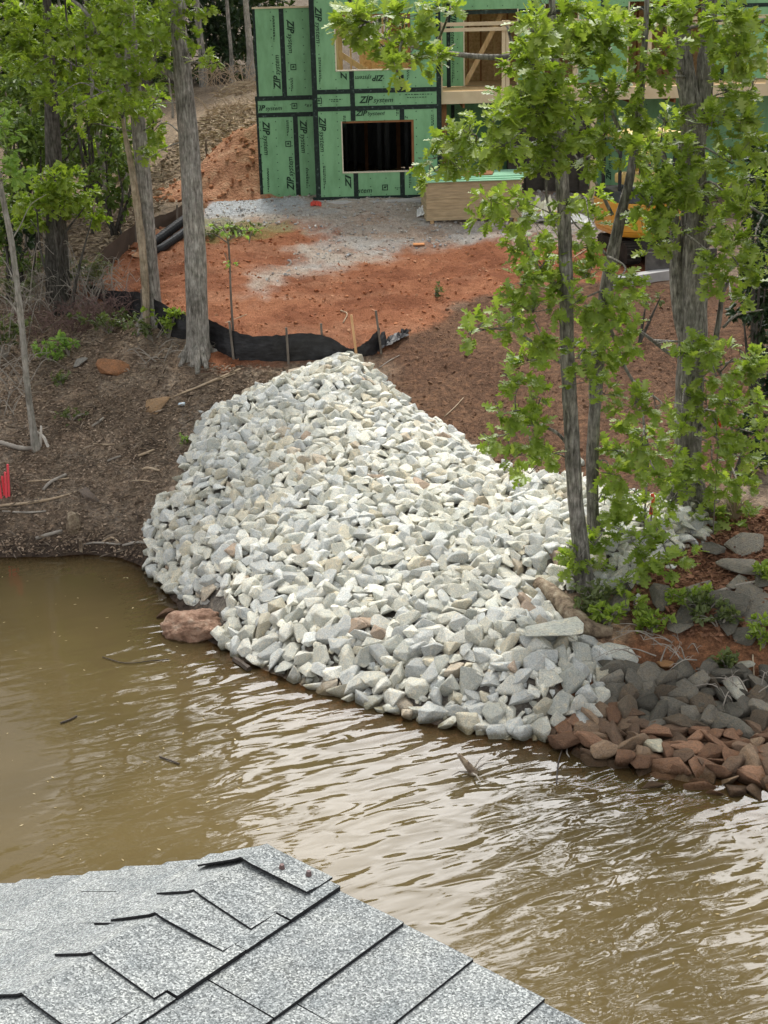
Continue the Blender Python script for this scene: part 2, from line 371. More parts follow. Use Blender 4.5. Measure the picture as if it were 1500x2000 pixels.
at = N(nt, 'ShaderNodeAttribute', attribute_name='Col'); ab = N(nt, 'ShaderNodeAttribute', attribute_name='bare')
v = coords(nt)
f1 = noise(nt, v, 9, 8, .7); f2 = noise(nt, v, 38, 4, .7)
litter = ramp(nt, f1, [(.3, (.35, .33, .33)), (.5, (.9, .9, .9)), (.72, (1.75, 1.65, 1.5))])
soil = ramp(nt, f1, [(.3, (.72, .68, .66)), (.5, (1, 1, 1)), (.72, (1.28, 1.3, 1.32))])
fine = ramp(nt, f2, [(.3, (.55, .55, .55)), (.5, (1, 1, 1)), (.68, (1.5, 1.5, 1.5))])
c = mixc(nt, ab.outputs['Fac'], litter, soil); c = mixc(nt, 1.0, at.outputs['Color'], c, 'MULTIPLY'); c = mixc(nt, .75, c, fine, 'MULTIPLY')
nt.links.new(c, b.inputs['Base Color']); b.inputs['Roughness'].default_value = .95; b.inputs['Specular IOR Level'].default_value = .15
h = N(nt, 'ShaderNodeMath', operation='ADD'); nt.links.new(f1, h.inputs[0]); nt.links.new(f2, h.inputs[1]); bump(nt, b, h.outputs[0], .9, .07)
go = link_mesh('ground', me, m); tag(go, kind='structure')

# water ------------------------------------------------------------
wx = grid_axis(-9.5, 9.5, .22, -320, 320); wy = grid_axis(9, 26.5, .22, -60, 60)
WX, WY = np.meshgrid(wx, wy); idx = np.arange(WX.size).reshape(WX.shape)
keep = base_z(WX, WY) < .35
Fq = np.stack([idx[:-1, :-1], idx[:-1, 1:], idx[1:, 1:], idx[1:, :-1]], -1).reshape(-1, 4)
Fq = Fq[keep.ravel()[Fq].any(1)]
me = np_mesh('water', np.stack([WX, WY, 0 * WX], -1).reshape(-1, 3), Fq, True)
vfloat(me, 'depth', np.maximum(0, -base_z(WX, WY)).ravel())
m, nt, b = new_mat('lake_water'); nt.nodes.remove(b); out = nt.nodes['Material Output']
dp = N(nt, 'ShaderNodeAttribute', attribute_name='depth')
tr = N(nt, 'ShaderNodeMath', operation='MULTIPLY'); nt.links.new(dp.outputs['Fac'], tr.inputs[0]); tr.inputs[1].default_value = -4.6
ex = N(nt, 'ShaderNodeMath', operation='EXPONENT'); nt.links.new(tr.outputs[0], ex.inputs[0])
df = N(nt, 'ShaderNodeBsdfDiffuse'); tp = N(nt, 'ShaderNodeBsdfTransparent')
v = coords(nt); mud = noise(nt, v, .25, 3)
nt.links.new(ramp(nt, mud, [(.35, (.094, .070, .031)), (.65, (.124, .092, .041))]), df.inputs['Color']); tp.inputs['Color'].default_value = (.62, .42, .24, 1)
body = N(nt, 'ShaderNodeMixShader'); nt.links.new(ex.outputs[0], body.inputs['Fac']); nt.links.new(df.outputs[0], body.inputs[1]); nt.links.new(tp.outputs[0], body.inputs[2])
def wave_co(s, r):
    q = coords(nt, s, r); q.node.vector_type = 'TEXTURE'; return q
# ripples: long crests running up to the right, calmer towards the left bank
rv = wave_co((1 / .75, 1 / 2.3, 1), (0, 0, R(27))); a1 = noise(nt, rv, 1.0, 1.5, .4, .7)
rv2 = wave_co((1 / 1.1, 1 / 3.0, 1), (0, 0, R(16))); a2 = noise(nt, rv2, 1.7, 1.5, .4, .5)
rv3 = wave_co((1, 1 / 1.8, 1), (0, 0, R(34))); a3 = noise(nt, rv3, 9, 2, .5)
sx = N(nt, 'ShaderNodeSeparateXYZ'); nt.links.new(v, sx.inputs[0])
mr = N(nt, 'ShaderNodeMapRange'); nt.links.new(sx.outputs['X'], mr.inputs['Value']); mr.inputs['From Min'].default_value = -5; mr.inputs['From Max'].default_value = .5; mr.inputs['To Min'].default_value = .15; mr.inputs['To Max'].default_value = 1
def mul(a, k):
    q = N(nt, 'ShaderNodeMath', operation='MULTIPLY'); nt.links.new(a, q.inputs[0])
    if hasattr(k, 'is_linked'): nt.links.new(k, q.inputs[1])
    else: q.inputs[1].default_value = k
    return q.outputs[0]
def add(a, c_):
    q = N(nt, 'ShaderNodeMath', operation='ADD'); nt.links.new(a, q.inputs[0]); nt.links.new(c_, q.inputs[1]); return q.outputs[0]
hh = add(add(a1, mul(a2, .34)), mul(a3, .012)); hh = mul(hh, mr.outputs[0])
bp = N(nt, 'ShaderNodeBump'); bp.inputs['Strength'].default_value = 1; bp.inputs['Distance'].default_value = .068; nt.links.new(hh, bp.inputs['Height'])
gl = N(nt, 'ShaderNodeBsdfGlossy'); gl.inputs['Roughness'].default_value = .04; nt.links.new(bp.outputs[0], gl.inputs['Normal'])
fr = N(nt, 'ShaderNodeFresnel'); fr.inputs['IOR'].default_value = 1.34; nt.links.new(bp.outputs[0], fr.inputs['Normal'])
fin = N(nt, 'ShaderNodeMixShader'); nt.links.new(fr.outputs[0], fin.inputs['Fac']); nt.links.new(body.outputs[0], fin.inputs[1]); nt.links.new(gl.outputs[0], fin.inputs[2])
nt.links.new(fin.outputs[0], out.inputs['Surface'])
tag(link_mesh('water', me, m), kind='structure')

# dirt mound beside the house
mo = hit([(470, 385)], gz)[0]; mc = np.array([atY(475, 385, 41.2)[0], 41.2])
xs = np.linspace(-3.0, 2.6, 70); ys = np.linspace(-2.6, 2.6, 60); MX, MY = np.meshgrid(xs, ys)
px_, py_ = MX + mc[0], MY + mc[1]
rr = np.hypot(MX / 2.5, MY / 2.0); top = sstep(1.15, 0, rr) * (1.75 + .35 * MX) 
MZ = gz(px_, py_) - .12 + np.maximum(0, top + .5 * fbm(px_ * 1.6, py_ * 1.6, 63, 6) * sstep(1.1, .7, rr)) 
idx = np.arange(MX.size).reshape(MX.shape); Fq = np.stack([idx[:-1, :-1], idx[:-1, 1:], idx[1:, 1:], idx[1:, :-1]], -1).reshape(-1, 4)
loc = (mc[0], mc[1], gz1(*mc))
me = np_mesh('dirt_mound', np.stack([px_, py_, MZ], -1).reshape(-1, 3), Fq, True, loc)
tag(link_mesh('dirt_mound', me, pmat('mound_earth', [(.28, .13, .07), (.42, .21, .115), (.50, .30, .18)], 3.5, .95, 1.0, 16, detail=8, bdist=.12), loc=loc), 'heap of loose orange earth against the left corner of the green house', 'dirt mound')
# ================================================================== HOUSE
YH = 39.0
def hx(u, Y=YH, v=200): return atY(u, v, Y)[0]
def hz(v, Y=YH, u=735): return atY(u, v, Y)[2]
m_green = pmat('green_sheathing', [(.185, .39, .20), (.21, .43, .225), (.23, .46, .245)], 1.2, .62, .12, 90, spec=.35, detail=8)
def nail_dots(m):
    nt = m.node_tree; b = nt.nodes['Principled BSDF']; src = b.inputs['Base Color'].links[0].from_socket
    v = coords(nt, (1 / .41, 0, 1 / .21)); fr_ = nt.nodes.new('ShaderNodeVectorMath'); fr_.operation = 'FRACTION'; nt.links.new(v, fr_.inputs[0])
    sb_ = nt.nodes.new('ShaderNodeVectorMath'); sb_.operation = 'SUBTRACT'; nt.links.new(fr_.outputs[0], sb_.inputs[0]); sb_.inputs[1].default_value = (.5, 0, .5)
    ml = nt.nodes.new('ShaderNodeVectorMath'); ml.operation = 'MULTIPLY'; nt.links.new(sb_.outputs[0], ml.inputs[0]); ml.inputs[1].default_value = (.41, 0, .21)
    ln = nt.nodes.new('ShaderNodeVectorMath'); ln.operation = 'LENGTH'; nt.links.new(ml.outputs[0], ln.inputs[0])
    st = N(nt, 'ShaderNodeMath', operation='LESS_THAN'); nt.links.new(ln.outputs['Value'], st.inputs[0]); st.inputs[1].default_value = .016
    sc_ = ramp(nt, noise(nt, coords(nt, (1.2, 1.2, .35)), 3.5, 6, .7), [(.36, (.80, .82, .78)), (.52, (1, 1, 1)), (.72, (1.10, 1.08, 1.06))])
    nt.links.new(mixc(nt, st.outputs[0], mixc(nt, 1, src, sc_, 'MULTIPLY'), (.05, .12, .06)), b.inputs['Base Color'])
nail_dots(m_green)
m_tape = pmat('seam_tape', [(.005, .013, .010), (.006, .016, .012), (.008, .02, .016), (.012, .03, .024), (.13, .17, .15)], 11, .5, .2, 30, spec=.3)
m_edge = pmat('sheathing_edge', [(.62, .56, .42), (.74, .68, .53)], 20, .8)
m_wood = pmat('framing_lumber', [(.42, .27, .13), (.55, .37, .19), (.62, .44, .25)], 3, .75, .2, 40, stretch=(4, 4, .6))
m_pale = pmat('pale_lumber', [(.55, .44, .28), (.66, .55, .37)], 3, .75, .2, 40)
m_osb = pmat('strand_board', [(.40, .24, .11), (.55, .36, .18), (.66, .47, .27)], 14, .8, .2, 40)
m_dwood = pmat('shaded_lumber', [(.20, .085, .035), (.30, .14, .06)], 3, .8)  # darker copy of the framing lumber, shade put into its colour
m_ink = pmat('print_ink', [(.012, .035, .02), (.016, .045, .026)], 6, .7)
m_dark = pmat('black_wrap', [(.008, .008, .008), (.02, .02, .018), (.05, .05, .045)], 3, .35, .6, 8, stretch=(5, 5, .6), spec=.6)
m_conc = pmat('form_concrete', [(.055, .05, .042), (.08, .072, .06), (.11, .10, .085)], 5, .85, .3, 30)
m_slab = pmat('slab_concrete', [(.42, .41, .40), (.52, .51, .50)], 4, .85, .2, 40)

hb = atY(735, 388, YH)
house = thing('unfinished_house', (hx(735), YH, hb[2]), 'unfinished two storey house clad in printed green sheathing boards with black taped seams', 'house')
x0, x1 = hx(611), hx(859.5)
zb, zt = hz(388), hz(-75)
zfl = hz(182)                        # upper floor line
T = .16
def wall_with_holes(mb, xa, xb, za, zb_, Y, holes, t=T):
    """boxes round rectangular holes (x0, x1, z0, z1)"""
    xs = sorted({xa, xb, *[h[0] for h in holes], *[h[1] for h in holes]})
    for a, b2 in zip(xs[:-1], xs[1:]):
        hs = sorted([h for h in holes if h[0] < (a + b2) / 2 < h[1]], key=lambda h: h[2]); z = za
        for h in hs:
            mb.box(a, b2, Y, Y + t, z, h[2]); z = h[3]
        mb.box(a, b2, Y, Y + t, z, zb_)
W1 = (hx(657.5), hx(804), hz(137.5), hz(27)); W0 = (hx(667.5, v=290), hx(809, v=290), hz(337), hz(235.5))
mb = MB(); wall_with_holes(mb, x0, x1, zb, zt, YH, [W1, W0]); wall_main = mb.build('front_wall', m_green, house)
# left wing, set back
YL = YH + .55
lx0, lx1 = hx(503.5, YL), x0
lzb, lzt = hz(391, YL, 560), hz(16, YL, 560)
mb = MB(); mb.box(lx0, lx1 + .1, YL, YL + T, lzb, lzt); wall_left = mb.build('wing_wall', m_green, house)
mb = MB(); mb.box(x0, x0 + T, YH + T + .003, YH + 8, zb, zt); mb.box(lx0, lx0 + T, YL + T + .003, YL + 7, lzb, lzt); mb.box(x1 - T, x1, YH + T + .003, YH + 8, zb, zt - .5); mb.build('side_wall', m_green, house)
mb = MB(); mb.box(lx0 - .03, lx1, YL - .03, YL + T + .02, lzt + .002, lzt + .045); mb.build('top_plate', m_pale, house)
# window rims (cut board edges)
for Wn in (W1, W0):
    a, b2, c, d = Wn; e = .028; mb = MB()
    mb.box(a, a + e, YH - .012, YH + T * .9, c + e, d); mb.box(a, b2, YH - .012, YH + T * .9, c, c + e)
    f = mb.build('window_opening', m_edge, house)
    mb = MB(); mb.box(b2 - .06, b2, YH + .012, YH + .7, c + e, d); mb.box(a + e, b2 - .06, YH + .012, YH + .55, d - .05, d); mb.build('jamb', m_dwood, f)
# tape along the seams
tw = .125
mb = MB()
def vtape(u, v0, v1, Y=YH, ww=tw, vm=None):
    x = hx(u, Y, vm or (v0 + v1) / 2); z1_, z0_ = hz(v0, Y, u), hz(v1, Y, u); mb.box(x - ww / 2, x + ww / 2, Y - .004, Y - .0005, z0_, z1_)
def htape(u0, u1, v, Y=YH, ww=.115):
    um = (u0 + u1) / 2; z = hz(v, Y, um); mb.box(hx(u0, Y, v), hx(u1, Y, v), Y - .008, Y - .0045, z - ww / 2, z + ww / 2)
vtape(614, -70, 387); vtape(687, 138, 181); vtape(683, -70, 27); vtape(689, 181, 236); vtape(695.5, 338, 386); vtape(784, 146, 176); vtape(785, 208, 234); vtape(786, 335, 384); vtape(857, -70, 385); vtape(776, -70, 27)
htape(611, 860, 177); htape(611, 860, 210.5); htape(611, 860, 386.5)
mb.build('seam_tape', m_tape, wall_main)
mb = MB()
vtape(552.5, 17, 190, YL); vtape(499.5, 17, 195, YL, .06); vtape(506, 195, 390, YL, .06); vtape(511.5, 300, 391, YL, .03); vtape(580, 226, 389, YL); vtape(600, 17, 17.2, YL)
htape(498, 611, 191.5, YL); htape(503, 611, 224, YL); htape(510, 611, 390, YL, .13)
mb.build('seam_tape', m_tape, wall_left)
mb = MB(); mb.box(x0 - .01, x0 - .003, YH - .005, YL, lzb, zt); mb.build('corner_tape', m_tape, house)

# lettering ---------------------------------------------------------
def text_mesh(body, size, shear=.22, offset=0.0):
    cu = bpy.data.curves.new('lettering', 'FONT'); cu.body = body; cu.size = size; cu.shear = shear; cu.offset = offset; cu.align_x = 'LEFT'; cu.resolution_u = 2
    o = bpy.data.objects.new('tmp', cu); COL.objects.link(o); dg = bpy.context.evaluated_depsgraph_get(); dg.update()
    me = bpy.data.meshes.new_from_object(o.evaluated_get(dg)); bpy.data.objects.remove(o)
    V = np.array([v.co[:] for v in me.vertices]); Fc = [list(p.vertices) for p in me.polygons]; bpy.data.meshes.remove(me); return V, Fc
def wordmark(big='ZIP', small='system'):
    Vs, Fs, x = [], [], 0.0
    for body, size, off in ((big, 1.0, .028), (small, .80, .004)):
        if not body: continue
        V, Fc = text_mesh(body, size, .28, off); V = V.copy(); V[:, 0] *= 1.0
        if body is small: V[:, 0] += 0; 
        n = sum(len(a) for a in Vs); V[:, 0] += x - V[:, 0].min(); V[:, 1] -= .0; Vs.append(V); Fs += [[i + n for i in q] for q in Fc]; x = V[:, 0].max() + .02
    V = np.concatenate(Vs); V[:, 0] /= x; V[:, 1] /= x; return V, Fs       # length 1
WM = {k: wordmark(*k) for k in (('ZIP', 'system'), ('IP', 'system'), ('Z', ''), ('ZI', ''), ('', 'system'), ('', 'stem'), ('', 'm'))}
def letter(parent, u0, v0, u1, v1, key=('ZIP', 'system'), Y=YH, fat=1.0, dy=.009):
    """wordmark whose baseline runs from one photo pixel to the other on the wall plane"""
    a = atY(u0, v0, Y); b2 = atY(u1, v1, Y); d = np.array([b2[0] - a[0], b2[2] - a[2]])
    ax = 0 if abs(d[0]) > abs(d[1]) else 1; d[1 - ax] = 0                      # keep to the boards' grid
    n = np.array([-d[1], d[0]]); V, Fc = WM[key]
    P = np.stack([a[0] + V[:, 0] * d[0] + V[:, 1] * n[0] * fat, np.full(len(V), Y - dy), a[2] + V[:, 0] * d[1] + V[:, 1] * n[1] * fat], -1)
    MB().add(P, Fc).build('lettering', m_ink, parent)
ZS = ('ZIP', 'system')
letter(wall_left, 548, 175, 546, 107, ZS, YL, 1.1); letter(wall_left, 561, 38, 562, 104, ZS, YL, 1.1)
letter(wall_main, 614 + 1, 12, 617, 85, ZS); letter(wall_main, 677, 157, 674, 139, ('Z', ''), fat=.9)
letter(wall_main, 750, 147, 693, 150, ZS, fat=1.0); letter(wall_main, 701, 201, 768, 198, ZS)
letter(wall_left, 506, 216, 551, 215, ('IP', 'system'), YL); letter(wall_left, 513, 236, 516, 303, ZS, YL, 1.1); letter(wall_left, 574, 372, 572, 306, ZS, YL, 1.1); letter(wall_left, 586, 234, 588, 299, ZS, YL, 1.1)
letter(wall_main, 623, 227, 627, 297, ZS, fat=1.05); letter(wall_main, 686, 369, 684, 340, ('ZI', ''), fat=.62); letter(wall_main, 699, 377, 727, 375, ('', 'stem'))
letter(wall_main, 694, 226, 751, 223, ZS, fat=.9); letter(wall_main, 791, 226, 796, 232, ('Z', ''), fat=1.2); letter(wall_main, 838, 95, 838, 84, ('', 'm'), fat=.6)
# lines of fine print and the square mark on the boards
def fine(parent, u, v, w_, h_, Y=YH, rows=2):
    mb = MB(); rr = random.Random(int(u * 7 + v))
    a = atY(u - w_ / 2, v - h_ / 2, Y); b2 = atY(u + w_ / 2, v + h_ / 2, Y); vert = h_ > w_
    for r in range(rows):
        if vert:
            x = a[0] + (b2[0] - a[0]) * (r + .5) / rows; z = a[2]; s = (a[2] - b2[2]) * (1 if r == 0 else .8)
            while z > a[2] - s: l = rr.uniform(.02, .06); mb.box(x - .010, x + .010, Y - .0085, Y - .0082, max(a[2] - s, z - l), z); z -= l + .02
        else:
            z = a[2] + (b2[2] - a[2]) * (r + .5) / rows; x = a[0] + (0 if r == 0 else .05); e = b2[0] - (0 if r == 0 else .08)
            while x < e: l = rr.uniform(.02, .06); mb.box(x, min(e, x + l), Y - .0085, Y - .0082, z - .010, z + .010); x += l + .025
    mb.build('fine_print', m_ink, parent)
for p in [(wall_left, 535, 56, 6, 50, YL), (wall_left, 570, 165, 6, 26, YL), (wall_left, 562, 250, 6, 30, YL), (wall_left, 524, 352, 6, 46, YL), (wall_left, 600, 348, 6, 40, YL), (wall_left, 605, 206, 20, 4, YL),
          (wall_main, 625, 138, 7, 52), (wall_main, 673, 238, 6, 24), (wall_main, 634, 347, 7, 46), (wall_main, 797, 147, 6, 20), (wall_main, 845, 237, 6, 26), (wall_main, 656, 196, 26, 6), (wall_main, 816, 187, 50, 10), (wall_main, 778, 368, 14, 5), (wall_main, 776, 220, 6, 12), (wall_main, 801, 353, 6, 28)]:
    fine(*p)
for par, u, v, Y in ((wall_left, 575, 207, YL), (wall_left, 573, 131, YL), (wall_left, 563, 281, YL), (wall_main, 623, 197, YH), (wall_main, 752, 366, YH), (wall_main, 837, 45, YH)):
    p = atY(u, v, Y); s = .075; mb = MB()
    for a, b2, c, d in ((-s, s, -s, -s + .02), (-s, s, s - .02, s), (-s, -s + .02, -s + .02, s - .02), (s - .02, s, -s + .02, s - .02), (-.03, .03, -.015, .015), (-.01, .01, .015, .04)):
        mb.box(p[0] + a, p[0] + b2, Y - .0088, Y - .0083, p[2] + c, p[2] + d)
    mb.build('square_mark', m_ink, par)

# inside: upper floor, stud partitions, lower room ------------------
mb = MB(); mb.box(x0 + T + .003, x1 - T - .003, YH + T + .003, YH + 7.9, zfl - .36, zfl - .06); mb.box(lx0 + T + .003, x0 - .003, YL + T + .003, YL + 6.9, zfl - .36, zfl - .06); mb.build('floor_deck', m_osb, house)
zu = zfl - .06
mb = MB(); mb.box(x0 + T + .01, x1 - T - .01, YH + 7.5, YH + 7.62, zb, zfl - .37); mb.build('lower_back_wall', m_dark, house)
nst = 0
def stud(xa, ya, z0_, z1_, mat=m_wood, w_=.045, dpt=.1):
    MB().box(xa, xa + w_, ya, ya + dpt, z0_, z1_).build('stud', mat, house)
rr = random.Random(3)
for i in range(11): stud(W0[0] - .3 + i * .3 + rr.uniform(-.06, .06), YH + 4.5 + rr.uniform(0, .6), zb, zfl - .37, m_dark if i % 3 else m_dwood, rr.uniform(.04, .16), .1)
for i in range(12): stud(x0 + .35 + i * .3, YH + 3.2, zu, zu + 2.5)
mb = MB(); mb.box(x0 + 1.2, x1 - .5, YH + 4.6, YH + 4.64, zu, zu + 1.25); mb.build('plywood_panel', m_osb, house)
MB().box(x0 + .3, x1 - .3, YH + 3.2, YH + 3.3, zu + 2.5, zu + 2.6).build('plate', m_pale, house)
MB().bar((W1[0] + .0, YH + 1.2, W1[2] + .45), (W1[1] - .5, YH + 1.4, W1[2] - .5), .14, .05, (0, 1, 0)).build('brace', m_wood, house)
for i in range(5): stud(W1[0] + .02 + i * .02, YH + .5 + i * .42, zu, zu + 2.6)
for i in range(4): MB().box(x0 + .2, x1 - .2, YH + 1.2 + i * 1.4, YH + 1.25 + i * 1.4, zu + 2.62, zu + 2.85).build('joist', m_wood, house)
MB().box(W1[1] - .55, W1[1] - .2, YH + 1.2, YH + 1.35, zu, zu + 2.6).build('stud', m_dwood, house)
# balcony deck on the right ----------------------------------------
YD, YB = YH + .12, YH + 2.6
xr = hx(1640, YD)
db0, db1 = hz(200, YD, 1000), hz(176, YD, 1000)
mb = MB(); mb.box(x1 + .002, xr, YD, YD + .09, db0, db1); mb.build('deck_beam', m_pale, house)
mb = MB(); mb.box(x1 + .002, xr, YD + .095, YB + 5, db0 + .08, db1 - .03); mb.build('deck_floor', m_osb, house)
for i in range(9): MB().box(x1 + .6 + i * 1.1, x1 + .65 + i * 1.1, YD + .095, YB, db0 - .12, db0 + .078).build('deck_joist', m_dwood, house)
# wall behind the deck
bx = lambda u: hx(u, YB, 100)
bz1 = hz(-90, YB, 1000); bz0 = db1
opens = [(bx(905), bx(1012), bz0, hz(18, YB, 960)), (bx(1062), bx(1130), bz0, hz(10, YB, 960)), (bx(1225), bx(1395), bz0, hz(10, YB, 960))]
mb = MB(); wall_with_holes(mb, x1 + .003, xr, bz0, bz1, YB, opens); wall_deck = mb.build('deck_wall', m_green, house)
mb = MB()
for u in (876, 1040, 1175, 1412, 1436): vtape(u, -80, 176, YB, .11, 100)
htape(868, 1600, 16, YB, .1); mb.build('seam_tape', m_tape, wall_deck)
mb = MB()
for o_ in opens: mb.box(o_[0], o_[0] + .03, YB - .012, YB + T, o_[2], o_[3]); mb.box(o_[1] - .03, o_[1], YB - .012, YB + T, o_[2], o_[3])
mb.build('opening_edge', m_edge, wall_deck)
letter(wall_deck, 880, 22, 881, 88, ZS, YB, 1.0); fine(wall_deck, 885, 140, 6, 44, YB); letter(wall_deck, 1420, 60, 1421, 126, ZS, YB, 1.0)
for i in range(26):
    stud(bx(905) - .1 + i * .38, YB + 2.6 + (i % 3) * .12, bz0 - .03, bz0 + 2.55, m_dwood if i % 3 else m_wood)
mb = MB(); mb.box(bx(880), xr, YB + 3.1, YB + 3.2, bz0 - .03, bz0 + 2.7); mb.build('inner_panel', m_osb, house)
mb = MB(); mb.box(bx(880), xr, YB + T + .01, YB + 3.09, bz0 + 2.72, bz0 + 2.8); mb.build('ceiling_deck', m_dwood, house)
MB().bar((bx(910), YB + .6, bz0), (bx(985), YB + .6, bz0 + 1.9), .13, .05, (0, 1, 0)).build('brace', m_wood, house)
MB().bar((hx(1390, YD), YD + .6, hz(130, YD, 1390)), (hx(1440, YD), YD + .6, hz(68, YD, 1440)), .13, .05, (0, 1, 0)).build('brace', m_pale, house)
# temporary guard rail of thin lumber
gr = MB()
zr1, zr2 = hz(46, YD, 930), hz(57, YD, 930)
for z in (zr1, zr2): gr.box(hx(860, YD), hx(1500, YD), YD - .045, YD - .003, z - .05, z + .04)
rail = gr.build('guard_rail', m_pale, house)
for u in (862, 984, 992, 1122, 1266, 1390, 1498):
    MB().box(hx(u, YD) - .05, hx(u, YD) + .04, YD - .0, YD + .085, db1 + .002, zr1 + .06).build('rail_post', m_pale, rail)
# below the deck
YC = YH + 2.0
mb = MB(); mb.box(x1 + .003, xr, YC + 1.2, YC + 1.35, zb - .2, db0 - .13); wl_ = mb.build('lower_wall', m_green, house)
mb = MB()
for u in (885, 1010, 1105, 1180, 1236, 1330): vtape(u, 205, 385, YC + 1.2, .1, 300)
mb.build('seam_tape', m_tape, wl_)
letter(wl_, 1193, 352, 1192, 300, ZS, YC + 1.2)
mb = MB(); cx0, cx1 = hx(992, YC, 300), hx(1150, YC, 300); n = 9; cz1 = hz(212, YC, 1060)
for i in range(n):
    a = cx0 + (cx1 - cx0) * i / n; b2 = cx0 + (cx1 - cx0) * (i + 1) / n; k = i % 2
    mb.box(a, b2, YC + .07 * k, YC + .4, zb - .2, cz1)
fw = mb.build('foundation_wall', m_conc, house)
mb = MB()
for i in range(0, n, 2):
    xm = cx0 + (cx1 - cx0) * (i + .5) / n
    for j in range(5): mb.box(xm - .07, xm + .07, YC - .006, YC - .002, zb + .35 + j * .48, zb + .38 + j * .48); mb.box(xm - .012, xm + .012, YC - .0065, YC - .0062, zb + .29 + j * .48, zb + .46 + j * .48)
mb.build('form_tie', m_dark, fw)
px = hx(1160.5, YD, 280); MB().box(px - .075, px + .075, YD + .11, YD + .25, zb - .3, db0 + .079).build('support_post', m_pale, house)
px = hx(868, YD, 280); MB().box(px - .05, px + .08, YD + .3, YD + .42, zb - .3, db0 + .079).build('support_post', m_dwood, house)
mb = MB(); mb.box(x0 - .02, x1 + .3, YH - .35, YH + 1, zb - .5, zb - .012); mb.build('footing', m_slab, house)

# ------------------------------------------------------------------ stack of boards
m_stack = None
m_stack, nt, b = new_mat('board_stack_edges'); v = coords(nt, (1, 1, 1)); sx_ = N(nt, 'ShaderNodeSeparateXYZ'); nt.links.new(v, sx_.inputs[0])
wv = N(nt, 'ShaderNodeTexWave', bands_direction='Z'); wv.inputs['Scale'].default_value = 13; wv.inputs['Distortion'].default_value = .6; nt.links.new(v, wv.inputs['Vector'])
c1 = ramp(nt, wv.outputs['Color'], [(0, (.34, .25, .14)), (.35, (.50, .385, .235)), (1, (.57, .455, .29))]); c2 = ramp(nt, noise(nt, coords(nt, (1, 1, 8)), 3, 5), [(.3, (.75, .75, .75)), (.7, (1.2, 1.2, 1.2))])
nt.links.new(mixc(nt, 1.0, c1, c2, 'MULTIPLY'), b.inputs['Base Color']); b.inputs['Roughness'].default_value = .85
m_gtop = pmat('green_board_face', [(.28, .55, .36), (.34, .62, .42)], 2, .5)
sb = atY(833, 421, 37.0); sg = gz1(sb[0] + 1.2, 37.4)
ang = R(7)
stack = thing('board_stack', (sb[0], 37.0, sg), 'squared stack of brown edged sheathing boards with pale green faces on the gravel', 'board stack')
k = px_m(37, sg); LW = 188 / k; HT = hz(357, 37.0, 830) - sg
mb = MB(); rr = random.Random(4); nsheet = 30
base = .035
for i in range(nsheet):
    z0_ = sg + base + (HT - base) * i / nsheet; z1_ = sg + base + (HT - base) * (i + 1) / nsheet; j = rr.uniform(-.012, .012) + (.03 if i > 26 else 0); j2 = rr.uniform(-.01, .01)
    mb.box(sb[0] + j, sb[0] + LW + j, 37.0 + j2, 38.3 + j2, z0_ + .002, z1_ - .002)
sh = mb.build('sheets', m_stack, stack)
mb = MB()
for i, (dx, dy, rz) in enumerate(((-.10, -.08, 0), (.05, .1, .015), (.22, .35, -.03))):
    z0_ = sg + HT + .002 + i * .026; mb.box(sb[0] + dx, sb[0] + LW + dx + .06, 37.0 + dy, 38.32 + dy, z0_, z0_ + .02)
mb.build('top_sheet', m_gtop, stack)
mb = MB(); mb.add([(sb[0] + .5, 37.4, sg + HT + .088), (sb[0] + 1.75, 37.5, sg + HT + .10), (sb[0] + 1.9, 38.2, sg + HT + .13), (sb[0] + .8, 38.1, sg + HT + .12), (sb[0] + .5, 37.4, sg + HT + .079), (sb[0] + 1.75, 37.5, sg + HT + .08), (sb[0] + 1.9, 38.2, sg + HT + .08), (sb[0] + .8, 38.1, sg + HT + .08)],
       [(0, 1, 2, 3), (7, 6, 5, 4), (0, 4, 5, 1), (1, 5, 6, 2), (2, 6, 7, 3), (3, 7, 4, 0)]); mb.build('loose_sheet', m_dwood, stack)
mb = MB()
for xx in (.1, 1.2, LW - .2): mb.box(sb[0] + xx, sb[0] + xx + .09, 37.02, 38.25, sg - .1, sg + base)
mb.build('bearer', m_wood, stack)
stack.rotation_euler.z = ang * .6

# crumpled pale plastic wrap: small folded sheets
m_plastic = pmat('pale_plastic', [(.55, .58, .58), (.75, .77, .76), (.85, .86, .84)], 4, .35, .5, 9, spec=.6)
def crumple(name, c, sx, sy, sz, mat, label, cat, seed, yaw=0):
    n = 16; a = np.linspace(-1, 1, n); A, B = np.meshgrid(a, a); 
    x = A * sx * (1 + .35 * fbm(A * 2 + seed, B * 2, seed)); y = B * sy * (1 + .35 * fbm(A * 2, B * 2 + seed, seed + 3))
    z = np.abs(fbm(A * 2.2 + seed * 3, B * 2.2, seed + 9, 4)) * sz * 3.2 * np.clip(1.15 - np.hypot(A, B) ** 2 * .6, 0, 1)
    cx, cy = math.cos(yaw), math.sin(yaw); X_, Y2 = c[0] + x * cx - y * cy, c[1] + x * cy + y * cx
    Z2 = gz(X_, Y2) + .015 + z; idx = np.arange(n * n).reshape(n, n); Fq = np.stack([idx[:-1, :-1], idx[:-1, 1:], idx[1:, 1:], idx[1:, :-1]], -1).reshape(-1, 4)
    loc = (c[0], c[1], gz1(c[0], c[1])); me = np_mesh(name, np.stack([X_, Y2, Z2], -1).reshape(-1, 3), Fq, False, loc)
    return tag(link_mesh(name, me, mat, loc=loc), label, cat)
p = G(826, 418); crumple('plastic_wrap', p, .16, .2, .2, m_plastic, 'crumpled clear plastic wrap at the left foot of the board stack', 'plastic wrap', 3)
